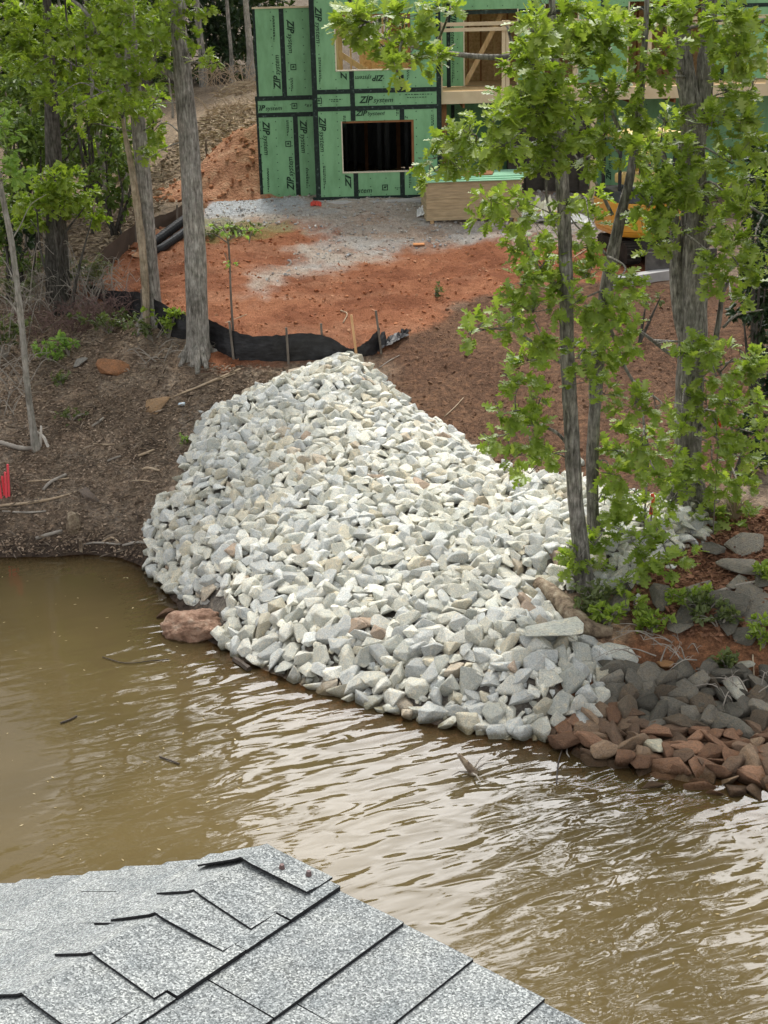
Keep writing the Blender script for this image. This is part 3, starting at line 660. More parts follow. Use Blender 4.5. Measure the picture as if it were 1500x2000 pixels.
p = G(905, 424); crumple('plastic_wrap', p, .9, .12, .05, m_plastic, 'flattened strip of white plastic along the front edge of the board stack', 'plastic wrap', 5)
p = atY(1062, 385, 37.9); crumple('house_wrap', p, .42, .4, .55, pmat('cream_wrap', [(.66, .66, .50), (.82, .82, .68)], 3, .6, .4, 8), 'heap of crumpled cream wrapping beside the board stack', 'wrap heap', 8)
p = atY(1028, 398, 37.6); crumple('plastic_wrap', p, .45, .35, .25, m_plastic, 'white and clear plastic scraps between the board stack and the cream heap', 'plastic wrap', 11)
p = atY(1120, 402, 37.6); crumple('plastic_wrap', p, .5, .3, .2, m_plastic, 'pale scraps of wrapping in front of the white deck post', 'plastic wrap', 14)
p = atY(1068, 410, 37.4); crumple('tarpaulin', p, .55, .25, .2, pmat('grey_tarp', [(.16, .15, .14), (.26, .25, .24)], 3, .5, .4, 8), 'dull grey tarpaulin bunched on the gravel beside the debris', 'tarpaulin', 17)
for (u0, v0, u1, v1, Y, col_, lab) in ((1012, 392, 1108, 384, 37.7, m_wood, 'long brown board lying across the debris beside the board stack'), (1080, 372, 1150, 388, 38.2, m_pale, 'pale offcut board leaning over the wrapping scraps')):
    a = atY(u0, v0, Y); b2 = atY(u1, v1, Y); a[2] = gz1(a[0], a[1]) + .18; b2[2] = gz1(b2[0], b2[1]) + .16
    tag(MB().bar(a, b2, .14, .04).build('lumber_board', col_, loc=tuple(a)), lab, 'board')
p = G(617, 399); crumple('cloth_scrap', p, .14, .1, .12, pmat('red_cloth', [(.5, .06, .04), (.6, .10, .07)], 5, .8), 'small crumpled red scrap on the gravel under the green wall', 'scrap', 21)
p = G(818, 478); tag(MB().box(p[0] - .14, p[0] + .14, p[1] - .12, p[1] + .12, p[2], p[2] + .03).build('board_offcut', pmat('orange_board', [(.6, .26, .10), (.65, .3, .13)], 5, .8), loc=p, bevel=.008), 'flat orange offcut lying on the edge of the gravel', 'offcut')
a, b2 = G(1190, 560), G(1312, 543); 
tag(MB().bar(a + [0, 0, .08], b2 + [0, 0, .1], .3, .24).build('concrete_curb', m_slab, loc=a, bevel=.015), 'pale straight concrete curb in the brown slope below the digger', 'curb')

# ------------------------------------------------------------------ small yellow digger
m_yel = pmat('yellow_paint', [(.62, .30, .03), (.70, .36, .045)], 2, .35, spec=.5); m_ylt = pmat('light_yellow_paint', [(.72, .50, .17), (.78, .57, .22)], 2, .35, spec=.5)
m_blk = pmat('black_plastic', [(.012, .013, .015), (.03, .032, .036)], 4, .35, .1, 30, spec=.5); m_rub = pmat('track_rubber', [(.012, .011, .010), (.04, .033, .027)], 5, .8, .4, 20)
m_stl = pmat('worn_steel', [(.07, .065, .06), (.14, .13, .12)], 6, .6, .3, 20); m_grey = pmat('grey_hood', [(.16, .17, .20), (.22, .23, .26)], 3, .4)
m_white = pmat('white_paint', [(.7, .7, .68), (.8, .8, .78)], 5, .5)
eg = G(1258, 512); ex, ey = eg[0], 35.3; ezg = gz1(ex, ey)
dig = thing('mini_excavator', (ex, ey, ezg), 'small yellow tracked digger with black hood parked behind the right hand trees', 'excavator')
O = np.array([ex, ey, ezg])
def eb(name, x, y, z, mat, par=dig, bev=.03): return MB().box(ex + x[0], ex + x[1], ey + y[0], ey + y[1], ezg + z[0], ezg + z[1]).build(name, mat, par, bevel=bev)
for sx_ in (-.78, .48):
    pts = []; n = 20
    for i in range(n):
        t = 2 * math.pi * i / n; pts.append((math.copysign(abs(math.cos(t)) ** .35, math.cos(t)) * 1.0, .26 + math.copysign(abs(math.sin(t)) ** .6, math.sin(t)) * .25))
    V = [(ex + sx_ + dx, ey + a, ezg + c) for dx in (0, .34) for a, c in pts]
    tr = MB().add(V, [tuple(range(n)), tuple(range(2 * n - 1, n - 1, -1))] + [(i, i + n, (i + 1) % n + n, (i + 1) % n) for i in range(n)]).build('track', m_rub, dig)
    for i in range(n):
        a = pts[i]; MB().box(ex + sx_ - .01, ex + sx_ + .35, ey + a[0] * 1.01 - .03, ey + a[0] * 1.01 + .03, ezg + .26 + (a[1] - .26) * 1.06 - .02, ezg + .26 + (a[1] - .26) * 1.06 + .02).build('tread_bar', m_rub, tr)
eb('undercarriage', (-.45, .5), (-.7, .7), (.22, .52), m_stl)
bl = eb('dozer_blade', (-.6, 1.15), (-1.72, -1.64), (-.02, .42), m_stl, bev=.015)
eb('blade_arm', (-.35, -.22), (-1.64, -.7), (.2, .34), m_stl, bl); eb('blade_arm', (.3, .43), (-1.64, -.7), (.2, .34), m_stl, bl); eb('blade_step', (-.4, .0), (-1.65, -1.35), (.38, .46), m_stl, bl, .01)
# house of the digger: rounded counterweight
n = 14; prof = []
for i in range(n):
    t = R(170) + (R(370) - R(170)) * i / (n - 1); prof.append((math.cos(t) * .92, -.25 + math.sin(t) * .95 * .85))
prof += [(.9, .9), (-.9, .9)]
def prism(mb, prof, z0_, z1_, s0=1.0, s1=1.0):
    k = len(prof); V = [(ex - .05 + a * s0, ey + c * s0, ezg + z0_) for a, c in prof] + [(ex - .05 + a * s1, ey + c * s1, ezg + z1_) for a, c in prof]
    return mb.add(V, [tuple(range(k - 1, -1, -1)), tuple(range(k, 2 * k))] + [(i, (i + 1) % k, (i + 1) % k + k, i + k) for i in range(k)])
cwt = prism(prism(MB(), prof, .62, .74, .9, .97), prof, .742, 1.42, .97, 1.0).build('counterweight', m_yel, dig, bevel=.03)
prism(MB(), prof, 1.424, 1.66, 1.0, .86).build('hood', m_blk, dig, bevel=.03)
eb('hood_panel', (-.45, .55), (-.85, .35), (1.664, 1.74), m_grey)
eb('seat_shell', (-.55, .4), (-.1, .6), (1.745, 2.0), m_ylt, bev=.08); eb('headrest', (-.2, .08), (-.2, -.05), (1.95, 2.25), m_blk, bev=.05)
eb('access_panel', (.28, .62), (-1.02, -.9), (.8, 1.0), m_blk, cwt, .01)
for xx in (-.75, .62):
    for yy in (-.25, .85): eb('canopy_post', (xx, xx + .07), (yy, yy + .07), (1.66, 2.85), m_blk, bev=.01)
eb('canopy_roof', (-.82, .76), (-.4, 1.0), (2.852, 2.97), m_ylt, bev=.05); eb('work_light', (.5, .75), (-.46, -.405), (2.72, 2.84), m_blk, bev=.02)
boom = MB()
bp_ = [(.5, 1.0, 1.0), (.7, 1.7, 2.1), (.95, 2.6, 2.5), (1.2, 3.5, 1.9)]
for a, c in zip(bp_[:-1], bp_[1:]): boom.bar(O + a, O + c, .22, .26)
boom.build('boom', m_yel, dig); MB().bar(O + bp_[-1], O + (1.3, 3.3, .6), .18, .2).build('stick', m_yel, dig)
MB().box(ex + 1.0, ex + 1.6, ey + 2.9, ey + 3.5, ezg + .02, ezg + .6).build('bucket', m_stl, dig, bevel=.12)
# emblem: black oval with a pale leaping deer, ringed
em = MB(); er = MB(); k = 20; th = R(-140)
def on_cw(dx, dz, off):                                            # a point on the counterweight's rounded face
    t = th + dx / .85; return (ex - .05 + math.cos(t) * (.92 + off), ey - .25 + math.sin(t) * (.81 + off), ezg + 1.12 + dz)
ov = lambda s, i: (math.cos(2 * math.pi * i / k) * .15 * s, math.sin(2 * math.pi * i / k) * .19 * s)
em.add([on_cw(*ov(1, i), .012) for i in range(k)], [tuple(range(k))]).build('emblem_plate', m_blk, cwt)
er.add([on_cw(*ov(1.12, i), .015) for i in range(k)] + [on_cw(*ov(1.0, i), .015) for i in range(k)], [(i, (i + 1) % k, (i + 1) % k + k, i + k) for i in range(k)]).build('emblem_ring', m_ylt, cwt)
deer = [(-.10, -.07), (-.06, -.02), (.0, .0), (.04, .05), (.03, .11), (.06, .08), (.10, .10), (.07, .05), (.05, -.02), (.10, -.05), (.03, -.05), (-.03, -.06), (-.07, -.12), (-.06, -.06)]
MB().add([on_cw(a, c, .016) for a, c in deer], [tuple(range(len(deer)))]).build('emblem', m_white, cwt)
dig.rotation_euler.z = R(12)
# ================================================================== SILT FENCE, PIPES, STAKES
m_fab = pmat('fence_fabric', [(.006, .006, .007), (.014, .014, .016), (.03, .03, .033)], 3, .5, .7, 5, stretch=(1.5, 1.5, 4), spec=.4)
m_fabb = pmat('dusty_fabric', [(.075, .055, .042), (.11, .08, .06)], 3, .7, .5, 6)
m_stake = pmat('weathered_stake', [(.10, .085, .07), (.17, .145, .12), (.22, .19, .155)], 6, .85, .3, 30, stretch=(4, 4, .7))
def ribbon(tops, bots, k=6, sag=.05, seed=2, lean=.06):
    T_ = smooth_path(tops, k); B_ = smooth_path(bots, k); n = len(T_); rows = 7; V = []
    for i in range(n):
        for j in range(rows):
            f = j / (rows - 1); p = B_[i] * (1 - f) + T_[i] * f; a = .05 * float(fbm(np.array([i * .33]), np.array([j * .22]), seed)[0]) * 4 * math.sin(math.pi * min(1, f + .15))
            V.append((p[0], p[1] + a + .035 * math.sin(i * 2.1 + j * .9 + seed) * float(_hash(np.array([i]), np.array([j]), seed)[0]) * (0 if j in (0,) else 1), p[2] + (0 if j else -.06) + (.03 * (float(_hash(np.array([i]), np.array([7]), seed)[0]) - .5) if j == rows - 1 else 0)))
    Fq = [(i * rows + j, (i + 1) * rows + j, (i + 1) * rows + j + 1, i * rows + j + 1) for i in range(n - 1) for j in range(rows - 1)]
    return MB().add(V, Fq)
def fence_pts(tb):
    bots = [G(u, vb) for u, vt, vb in tb]; tops = [np.array([*b_[:2], 0]) for b_ in bots]
    for (u, vt, vb), b_, t_ in zip(tb, bots, tops): t_[:] = atY(u, vt, b_[1])
    return tops, bots
FT = [(172, 553, 566), (205, 566, 592), (245, 569, 612), (282, 574, 632), (330, 600, 655), (370, 618, 664), (405, 622, 676), (440, 640, 692), (485, 655, 704), (540, 655, 707), (590, 650, 706), (640, 658, 702), (672, 676, 701), (692, 680, 699), (715, 668, 696), (742, 640, 689)]
tops, bots = fence_pts(FT)
fence = thing('silt_fence', bots[9], 'sagging black silt fence with grey stakes along the foot of the red clay bank', 'silt fence')
ribbon(tops, bots, 6).build('fabric', m_fab, fence, smooth=True)
def stake(par, u0, v0, u1, v1, mat=m_stake, w_=.045, toward=.05, name='stake'):
    b_ = G(u1, v1); b_[1] -= toward; t_ = atY(u0, v0, b_[1] - .02); bb = np.array([b_[0], b_[1], b_[2] - .15])
    return MB().bar(bb, t_, w_, w_ * .9, (0, 1, 0)).build(name, mat, par, loc=None if par is not None else b_)
for s in ((448, 628, 457, 697), (559, 640, 564, 708), (627, 632, 632, 698), (734, 607, 746, 688), (276, 565, 280, 630), (199, 545, 207, 598)): stake(fence, *s)
p = [G(742, 688), G(762, 676), G(790, 660)]
mb = MB(); q = 14; rr = random.Random(5); V = []
pts = smooth_path([G(738, 690), G(752, 676), G(768, 668), G(785, 660), G(797, 655)], 5)
for i, c in enumerate(pts):
    wd = .12 + .12 * math.sin(math.pi * i / (len(pts) - 1))
    for j in range(7):
        f = j / 6 - .5; V.append((c[0] + rr.uniform(-.03, .03), c[1] + f * wd * 2, gz1(c[0], c[1]) + .03 + (.16 - .3 * abs(f)) * rr.uniform(.5, 1.3) * (1.6 if i < 6 else .8)))
mb.add(V, [(i * 7 + j, (i + 1) * 7 + j, (i + 1) * 7 + j + 1, i * 7 + j + 1) for i in range(len(pts) - 1) for j in range(6)]).build('loose_end', m_fab, fence)
tag(stake(None, 686, 615, 698, 695, pmat('new_pine', [(.55, .32, .15), (.62, .38, .2)], 6, .8, .2, 30, stretch=(4, 4, .7)), .05, .1, 'wooden_stake'), 'fresh orange pine stake leaning at the top of the rock pile', 'stake')
FB = [(176, 528, 553), (200, 490, 527), (232, 462, 505), (262, 440, 478), (300, 425, 452), (345, 408, 440), (380, 372, 410), (396, 335, 372), (404, 285, 335)]
tops, bots = fence_pts(FB)
fence2 = thing('silt_fence', bots[4], 'dusty brown silt fence climbing the hillside behind the two grey trunks', 'silt fence')
ribbon(tops, bots, 6, seed=8).build('fabric', m_fabb, fence2, smooth=True)
for s in ((265, 432, 266, 480), (346, 400, 346, 442), (402, 272, 405, 335)): stake(fence2, *s)
# black corrugated drain pipes
m_pipe = pmat('drain_pipe', [(.010, .010, .011), (.022, .022, .024)], 5, .65, spec=.25)
def pipe(a, b2, r, lab, bend=None):
    pts = smooth_path([a, b2] if bend is None else [a, bend, b2], 30); rad = [r * (1 + .035 * (i % 2)) for i in range(len(pts))]
    return tag(MB().tube(pts, rad, 12).build('drain_pipe', m_pipe, loc=a, smooth=False), lab, 'pipe')
h_ = np.array([0, 0, .12])
pipe(G(300, 484) + h_, G(372, 440) + h_ * 2, .115, 'upper black corrugated pipe running down the clay behind the trunks')
pipe(G(300, 500) + h_, G(376, 452) + h_, .10, 'lower black corrugated pipe ending above the clay bank', G(318, 493) + h_)

# pink survey stakes and flagging
m_pink = pmat('pink_paint', [(.75, .06, .08), (.85, .12, .14)], 5, .7); m_flag = pmat('red_flagging', [(.8, .07, .03), (.9, .12, .06)], 5, .6)
for i, (u0, v0, u1, v1, lab) in enumerate(((15, 907, 17, 968, 'tallest bright pink survey stake of the cluster on the left bank'), (4, 930, 9, 966, 'short pink survey stake leaning left of the tallest one'), (10, 922, 12, 970, 'pink survey stake in the middle of the cluster on the left bank'), (-3, 935, 3, 972, 'pink survey stake at the very edge of the left bank cluster'))):
    tag(stake(None, u0, v0, u1, v1, m_pink, .04, .0, 'survey_stake'), lab, 'survey stake', 'pink survey stakes on the left bank')
for u, v, Y, lab in ((1273, 985, 21.6, 'red flagging tape tied to a twig above the pale rocks'), (1404, 832, 22.0, 'red flagging tape tied among the leaves beside the large trunk')):
    p = atY(u, v, Y); k = px_m(Y, p[2]); mb = MB(); 
    V = []
    for i in range(6): V += [(p[0] - .025 + .015 * math.sin(i), p[1] + .02 * math.sin(i * 2), p[2] + (22 - i * 8.5) / k), (p[0] + .03 + .015 * math.sin(i), p[1] + .02 * math.cos(i * 2), p[2] + (22 - i * 8.5) / k)]
    mb.add(V, [(2 * i, 2 * i + 1, 2 * i + 3, 2 * i + 2) for i in range(5)]); t_ = thing('marker_flag', p, lab, 'flag'); mb.build('ribbon', m_flag, t_)
    gzv = gz1(p[0], p[1]); MB().tube([(p[0], p[1], gzv - .05), (p[0], p[1], p[2] + .1)], [.012, .008], 5).build('stick', m_stake, t_)
# little litter
p = G(355, 795); tag(MB().tube([p + [-.06, 0, .05], p + [-.05, .01, .05], p + [.06, .03, .06], p + [.07, .03, .06]], [.02, .035, .035, .02], 10).build('drink_can', pmat('pale_blue_metal', [(.35, .5, .62), (.75, .8, .82)], 12, .3, spec=.6), loc=p, smooth=True), 'small pale blue can lying in the leaves beside the rock pile', 'can')
# ================================================================== ROCKS
def rock_shape(seed, npts=15, flat=.72, long=1.25, bev=.04):
    rr = np.random.default_rng(seed); d = rr.normal(size=(npts, 3)); d /= np.linalg.norm(d, axis=1, keepdims=True)
    p = d * rr.uniform(.8, 1.08, (npts, 1)) * np.array([long, 1.0, flat])
    bm = bmesh.new()
    for q in p: bm.verts.new(q)
    bmesh.ops.convex_hull(bm, input=bm.verts[:]); bmesh.ops.delete(bm, geom=[v for v in bm.verts if not v.link_faces], context='VERTS')
    bmesh.ops.dissolve_limit(bm, angle_limit=R(14), verts=bm.verts[:], edges=bm.edges[:])
    if bev:
        bmesh.ops.bevel(bm, geom=[e for e in bm.edges if len(e.link_faces) == 2], offset=bev, segments=1, affect='EDGES', profile=.5, clamp_overlap=True)
    bmesh.ops.triangulate(bm, faces=bm.faces[:]); bmesh.ops.recalc_face_normals(bm, faces=bm.faces[:])
    me = bpy.data.meshes.new('rock_shape'); bm.to_mesh(me); bm.free()
    V = np.array([v.co[:] for v in me.vertices]); s = np.abs(V).max(0).mean(); V /= s
    me.vertices.foreach_set('co', V.astype(np.float32).ravel()); me.update()
    return me
def rock_mat(name, kind):
    m, nt, b = new_mat(name)
    v = coords(nt, rand=(kind == 'object'))
    if kind == 'object':
        src = nt.nodes.new('ShaderNodeObjectInfo').outputs['Color']
    else: src = N(nt, 'ShaderNodeAttribute', attribute_name='Col').outputs['Color']
    s = 2.6 if kind == 'object' else 12
    n1_ = noise(nt, v, s, 6, .65, .8); n2_ = noise(nt, v, s * 4, 5, .7)
    k = ramp(nt, n1_, [(.26, (.66, .68, .69)), (.44, (.95, .97, .98)), (.56, (1.02, 1, .97)), (.74, (1.35, 1.22, 1.02))]); k2 = ramp(nt, n2_, [(.32, (.62, .62, .62)), (.5, (1, 1, 1)), (.7, (1.25, 1.25, 1.25))])
    geo = nt.nodes.new('ShaderNodeNewGeometry'); sp_ = nt.nodes.new('ShaderNodeSeparateXYZ'); nt.links.new(geo.outputs['Position'], sp_.inputs[0])
    wob = N(nt, 'ShaderNodeMath', operation='MULTIPLY_ADD'); nt.links.new(n1_, wob.inputs[0]); wob.inputs[1].default_value = -.16; nt.links.new(sp_.outputs['Z'], wob.inputs[2])
    wet = N(nt, 'ShaderNodeMapRange'); nt.links.new(wob.outputs[0], wet.inputs['Value']); wet.inputs['From Min'].default_value = -.04; wet.inputs['From Max'].default_value = .035; wet.inputs['To Min'].default_value = 1; wet.inputs['To Max'].default_value = 0
    base_ = mixc(nt, 1, mixc(nt, 1, src, k, 'MULTIPLY'), k2, 'MULTIPLY')
    nt.links.new(mixc(nt, wet.outputs[0], base_, mixc(nt, 1, base_, (.36, .34, .28), 'MULTIPLY')), b.inputs['Base Color'])
    b.inputs['Roughness'].default_value = .9; b.inputs['Specular IOR Level'].default_value = .15
    bump(nt, b, n2_, .8, .05 if kind == 'object' else .02); return m
m_rk = rock_mat('broken_stone', 'object'); m_rks = rock_mat('broken_stone_mass', 'mass')
SH = [rock_shape(100 + i, [11, 14, 17][i % 3], [.55, .72, .82, .64][i % 4], [1.5, 1.15, 1.3][i % 3], .05) for i in range(26)]
for s_ in SH: s_.materials.append(m_rk)
SHV = [np.array([v.co[:] for v in s_.vertices]) for s_ in SH]; SHF = [np.array([p.vertices[:] for p in s_.polygons]) for s_ in SH]
def rotmats(n, up, tilt, rng):
    """random spin about the surface normal and a random tilt"""
    th = rng.uniform(0, 2 * np.pi, n); a = np.stack([np.cos(th), np.sin(th), np.zeros(n)], -1)
    z = up + rng.normal(size=(n, 3)) * tilt; z /= np.linalg.norm(z, axis=1, keepdims=True)
    x = a - z * (a * z).sum(1, keepdims=True); x /= np.linalg.norm(x, axis=1, keepdims=True); y = np.cross(z, x)
    return np.stack([x, y, z], -1)
def dart(poly, rmin, rmax, tries, pack, rng, bias=1.6, sizef=None):
    lo, hi = poly.min(0), poly.max(0); out = []; cell = rmax * 2; gridd = {}
    C = rng.uniform(lo, hi, (tries, 2)); ins = poly_sdf(C[:, 0], C[:, 1], poly); rs = rmin + (rmax - rmin) * rng.random(tries) ** bias
    if sizef is not None: rs = rs * sizef(C[:, 0], C[:, 1])
    order = np.argsort(-rs * (1 + .5 * rng.random(tries)))
    for i in order:
        if ins[i] < -.02: continue
        x, y, r = C[i, 0], C[i, 1], rs[i]; kx, ky = int(x // cell), int(y // cell); ok = True
        for a in (-1, 0, 1):
            for b_ in (-1, 0, 1):
                for (x2, y2, r2) in gridd.get((kx + a, ky + b_), ()):
                    if (x - x2) ** 2 + (y - y2) ** 2 < ((r + r2) * pack) ** 2: ok = False; break
                if not ok: break
            if not ok: break
        if ok: gridd.setdefault((kx, ky), []).append((x, y, r)); out.append((x, y, r))
    return np.array(out)
rng = np.random.default_rng(11)
top = dart(PILE, .045, .172, 190000, .61, rng, 1.7, lambda x, y: np.interp(y, [19, 29], [1.0, .78]))
_bx = atZ(372, 1228, 0.0); top = top[np.hypot(top[:, 0] - _bx[0], top[:, 1] - _bx[1]) > .66]
mid = dart(PILE, .08, .15, 14000, .72, rng); mid = mid[np.hypot(mid[:, 0] - _bx[0], mid[:, 1] - _bx[1]) > .6]
def tints(n, rng, xy=None):
    base = np.array([[.62, .61, .54], [.53, .54, .525], [.68, .67, .61], [.60, .61, .59], [.50, .505, .46], [.56, .52, .42], [.50, .435, .35], [.42, .33, .26]])
    pr = np.array([.28, .19, .22, .14, .09, .05, .02, .01])
    k = rng.choice(len(base), n, p=pr)
    if xy is not None:                                           # browner stone lies in loose drifts through the pile
        dr = fbm(xy[:, 0] * .55, xy[:, 1] * .4, 91); sw = (dr > .10) & (rng.random(n) < .36); k = np.where(sw, rng.choice([4, 5, 6, 7], n, p=[.3, .4, .2, .1]), k)
    return base[k] * rng.uniform(.90, 1.12, (n, 1)) * [1.0, 1.0, .985], k
def place(arr, sink, tilt, rng):
    x, y, r = arr.T; n_ = gnormal(x, y); z = gz(x, y); P = np.stack([x, y, z], -1) + n_ * (r * sink)[:, None]
    S = rng.uniform(.85, 1.2, (len(x), 3)) * r[:, None]; return P, rotmats(len(x), n_, tilt, rng), S
P1, R1, S1 = place(top, .42, .42, rng); T1, K1 = tints(len(P1), rng, P1[:, :2])
P0, R0, S0 = place(mid, -.35, .6, rng); T0, _ = tints(len(P0), rng)
shp = rng.integers(0, len(SH), len(P1))
app = S1.max(1) / np.linalg.norm(P1 - CAM, axis=1)
pick = set(np.argsort(-app)[:298].tolist())
TINT = ['pale cream', 'blue grey', 'chalky white', 'light grey', 'mid grey', 'buff', 'tan', 'rusty brown']
for i in sorted(pick):
    o = bpy.data.objects.new('riprap_rock', SH[shp[i]]); COL.objects.link(o)
    Mx = Matrix(R1[i].tolist()).to_4x4(); o.matrix_world = Matrix.Translation(P1[i]) @ Mx @ Matrix.Diagonal((*S1[i], 1)); o.color = (*T1[i], 1)
    u_ = 'by the waterline' if P1[i][2] < .45 else ('on the lower slope' if P1[i][1] < 22 else ('on the middle slope' if P1[i][1] < 25.5 else 'on the upper slope'))
    sz = 'large' if S1[i].max() > .22 else 'middling'
    tag(o, f'{sz} {TINT[K1[i]]} angular rock {u_} of the pale rock pile', 'rock', f'loose rocks of the pale riprap pile')
def merged(name, Ps, Rs, Ss, Ts, sh_idx):
    Vs, Fs, Cs, n = [], [], [], 0
    for p, r_, s_, t_, k in zip(Ps, Rs, Ss, Ts, sh_idx):
        V = (SHV[k] * s_) @ r_.T + p; Vs.append(V); Fs.append(SHF[k] + n); Cs.append(np.tile(t_, (len(V), 1))); n += len(V)
    me = np_mesh(name, np.concatenate(Vs), np.concatenate(Fs)); vcol(me, 'Col', np.concatenate(Cs)); return link_mesh(name, me, m_rks)
ea = rng.uniform(0, 1, 90); pe = PILE[np.minimum((ea * len(PILE)).astype(int), len(PILE) - 1)] + rng.normal(size=(90, 2)) * .22
sd_ = poly_sdf(pe[:, 0], pe[:, 1], PILE); pe = pe[(sd_ < .05) & (gz(pe[:, 0], pe[:, 1]) > .12)]; stray = np.concatenate([pe, rng.uniform(.03, .09, (len(pe), 1))], 1); P2, R2, S2 = place(stray, .25, .4, rng); T2, _ = tints(len(P2), rng)
rest = [i for i in range(len(P1)) if i not in pick]
o = merged('riprap_mass', np.concatenate([P1[rest], P0, P2]), np.concatenate([R1[rest], R0, R2]), np.concatenate([S1[rest], S0, S2]), np.concatenate([T1[rest], T0, T2]), np.concatenate([shp[rest], rng.integers(0, len(SH), len(P0) + len(P2))]))
tag(o, 'smaller rocks filling the pale riprap pile', kind='stuff')

# stones placed one by one ------------------------------------------
def one_rock(u, v, rpx, col, label, name='rock', flat=.75, sink=.25, shape=None, group=None, wide=1.25, yaw=None, zoff=0):
    p = G(u, v); 
    if p[2] < 0: p = atZ(u, v, 0.0)
    k = px_m(p[1], p[2]); r = rpx / k; rr = np.random.default_rng(int(u * 13 + v))
    n_ = gnormal(p[0], p[1]); Rm = rotmats(1, n_, .12, rr)[0] if yaw is None else np.array(Matrix.Rotation(yaw, 3, 'Z'))
    s = SH[int(rr.integers(0, len(SH))) if shape is None else shape]
    o = bpy.data.objects.new(name, s); COL.objects.link(o)
    o.matrix_world = Matrix.Translation(p + n_[0] * r * sink + np.array([0, 0, zoff])) @ Matrix(Rm.tolist()).to_4x4() @ Matrix.Diagonal((r * wide, r, r * flat, 1)); o.color = (*col, 1)
    return tag(o, label, 'rock', group)
# big reddish boulder in the shallows: a rounded, pitted lump
bp0 = atZ(376, 1236, 0.0); bm = bmesh.new(); bmesh.ops.create_icosphere(bm, subdivisions=5, radius=1)
for v_ in bm.verts:
    d = v_.co.copy(); t = .30 * (vnoise(np.array([d.x * 1.6 + 3]), np.array([d.y * 1.6 + d.z * 2.1]), 4)[0] - .5) + .07 * (vnoise(np.array([d.x * 9]), np.array([d.y * 9 + d.z * 11]), 8)[0] - .5) + .16 * (vnoise(np.array([d.x * 4 + 3]), np.array([d.y * 4 + d.z * 5]), 6)[0] - .5)
    v_.co = Vector((d.x * .50 * (1 + t), d.y * .36 * (1 + t), d.z * .30 * (1 + t) * (1.0 if d.z > 0 else 1.4) + .04 * d.x))
me = bpy.data.meshes.new('boulder'); bm.to_mesh(me); bm.free()
for p_ in me.polygons: p_.use_smooth = True
tag(link_mesh('boulder', me, pmat('red_boulder', [(.13, .075, .05), (.25, .145, .095), (.33, .21, .145), (.44, .33, .25)], 6, .75, 1.0, 16, detail=9, bdist=.06), loc=bp0 + [0, 0, .08]), 'big rounded reddish brown boulder standing in the shallow water', 'boulder')
one_rock(322, 1203, 14, (.20, .12, .08), 'small brown stone in the water left of the reddish boulder', 'stone')
one_rock(220, 722, 24, (.27, .135, .07), 'rusty orange stone among the leaves below the trunks', 'stone', .5)
one_rock(160, 710, 13, (.30, .28, .25), 'low grey stone left of the rusty orange stone', 'stone', .5)
one_rock(313, 790, 22, (.36, .235, .135), 'flat tan slab lying in the leaves above the rock pile', 'stone', .4)
one_rock(178, 970, 17, (.20, .16, .13), 'dull brown stone half buried in the left bank mud', 'stone', .7)
one_rock(1080, 1258, 42, (.60, .60, .52), 'largest pale slab lying on the right side of the rock pile', 'slab_rock', .42, .9, wide=1.15, yaw=R(15))
one_rock(1205, 1285, 26, (.58, .58, .52), 'pale rounded rock where the white pile meets the dark stone wall', 'slab_rock', .7, .5)
one_rock(1272, 1465, 24, (.55, .52, .40), 'pale cream stone lying among the rusty stones at the waterline', 'slab_rock', .7, .5)
one_rock(1435, 1358, 22, (.52, .50, .42), 'pale cream stone set in the dark stone wall', 'slab_rock', .6, .9)
one_rock(1448, 1305, 15, (.48, .46, .38), 'small pale pointed stone on top of the dark stone wall', 'slab_rock', .8, .6)
one_rock(1302, 1300, 13, (.45, .25, .12), 'small orange pointed stone on top of the dark stone wall', 'slab_rock', .9, .6)
# dark stone wall and rusty stones below it: courses laid along the bank
rng2 = np.random.default_rng(23)
dk = [np.array(c) for c in ((.105, .097, .08), (.15, .138, .114), (.215, .195, .16), (.135, .108, .08))]
DKP = wpoly([(1182, 1300), (1300, 1313), (1430, 1322), (1580, 1332), (1580, 1440), (1400, 1430), (1290, 1420), (1196, 1392)])
def heap(poly, rmin, rmax, tries, cols, names, name, place_, group, sink, flat, wide, bias, rng, zoff=0):
    for x, y, r in dart(poly, rmin, rmax, tries, .60, rng, bias):
        k = int(rng.integers(0, len(cols))); z = gz1(x, y); n_ = gnormal(x, y); Rm = rotmats(1, n_, .38, rng)[0]; o = bpy.data.objects.new(name, SH[int(rng.integers(0, len(SH)))]); COL.objects.link(o)
        s3 = np.array([wide, 1.0, flat]) * rng.uniform(.85, 1.18, 3) * r
        o.matrix_world = Matrix.Translation(np.array([x, y, z + zoff]) + n_[0] * r * sink) @ Matrix(Rm.tolist()).to_4x4() @ Matrix.Diagonal((*s3, 1)); o.color = (*(cols[k] * rng.uniform(.75, 1.25)), 1)
        tag(o, f'{"large" if r > rmin + .45 * (rmax - rmin) else "small"} {names[k]} {place_(x, y, z)}', 'rock', group)
heap(DKP, .08, .19, 9000, dk, ['charcoal rock', 'dark grey rock', 'weathered grey rock', 'brownish black rock'], 'dark_rock', lambda x, y, z: ('low down' if z < .42 else 'high up') + ' in the dark stone wall', 'rocks of the dark shoreline wall', .5, .85, 1.2, 1.1, rng2)
ru = [np.array(c) for c in ((.19, .11, .07), (.24, .14, .09), (.17, .115, .08), (.31, .22, .15))]
RUP = wpoly([(1070, 1436), (1110, 1410), (1200, 1390), (1290, 1422), (1400, 1434), (1580, 1445), (1580, 1532), (1400, 1514), (1250, 1502), (1150, 1480)])
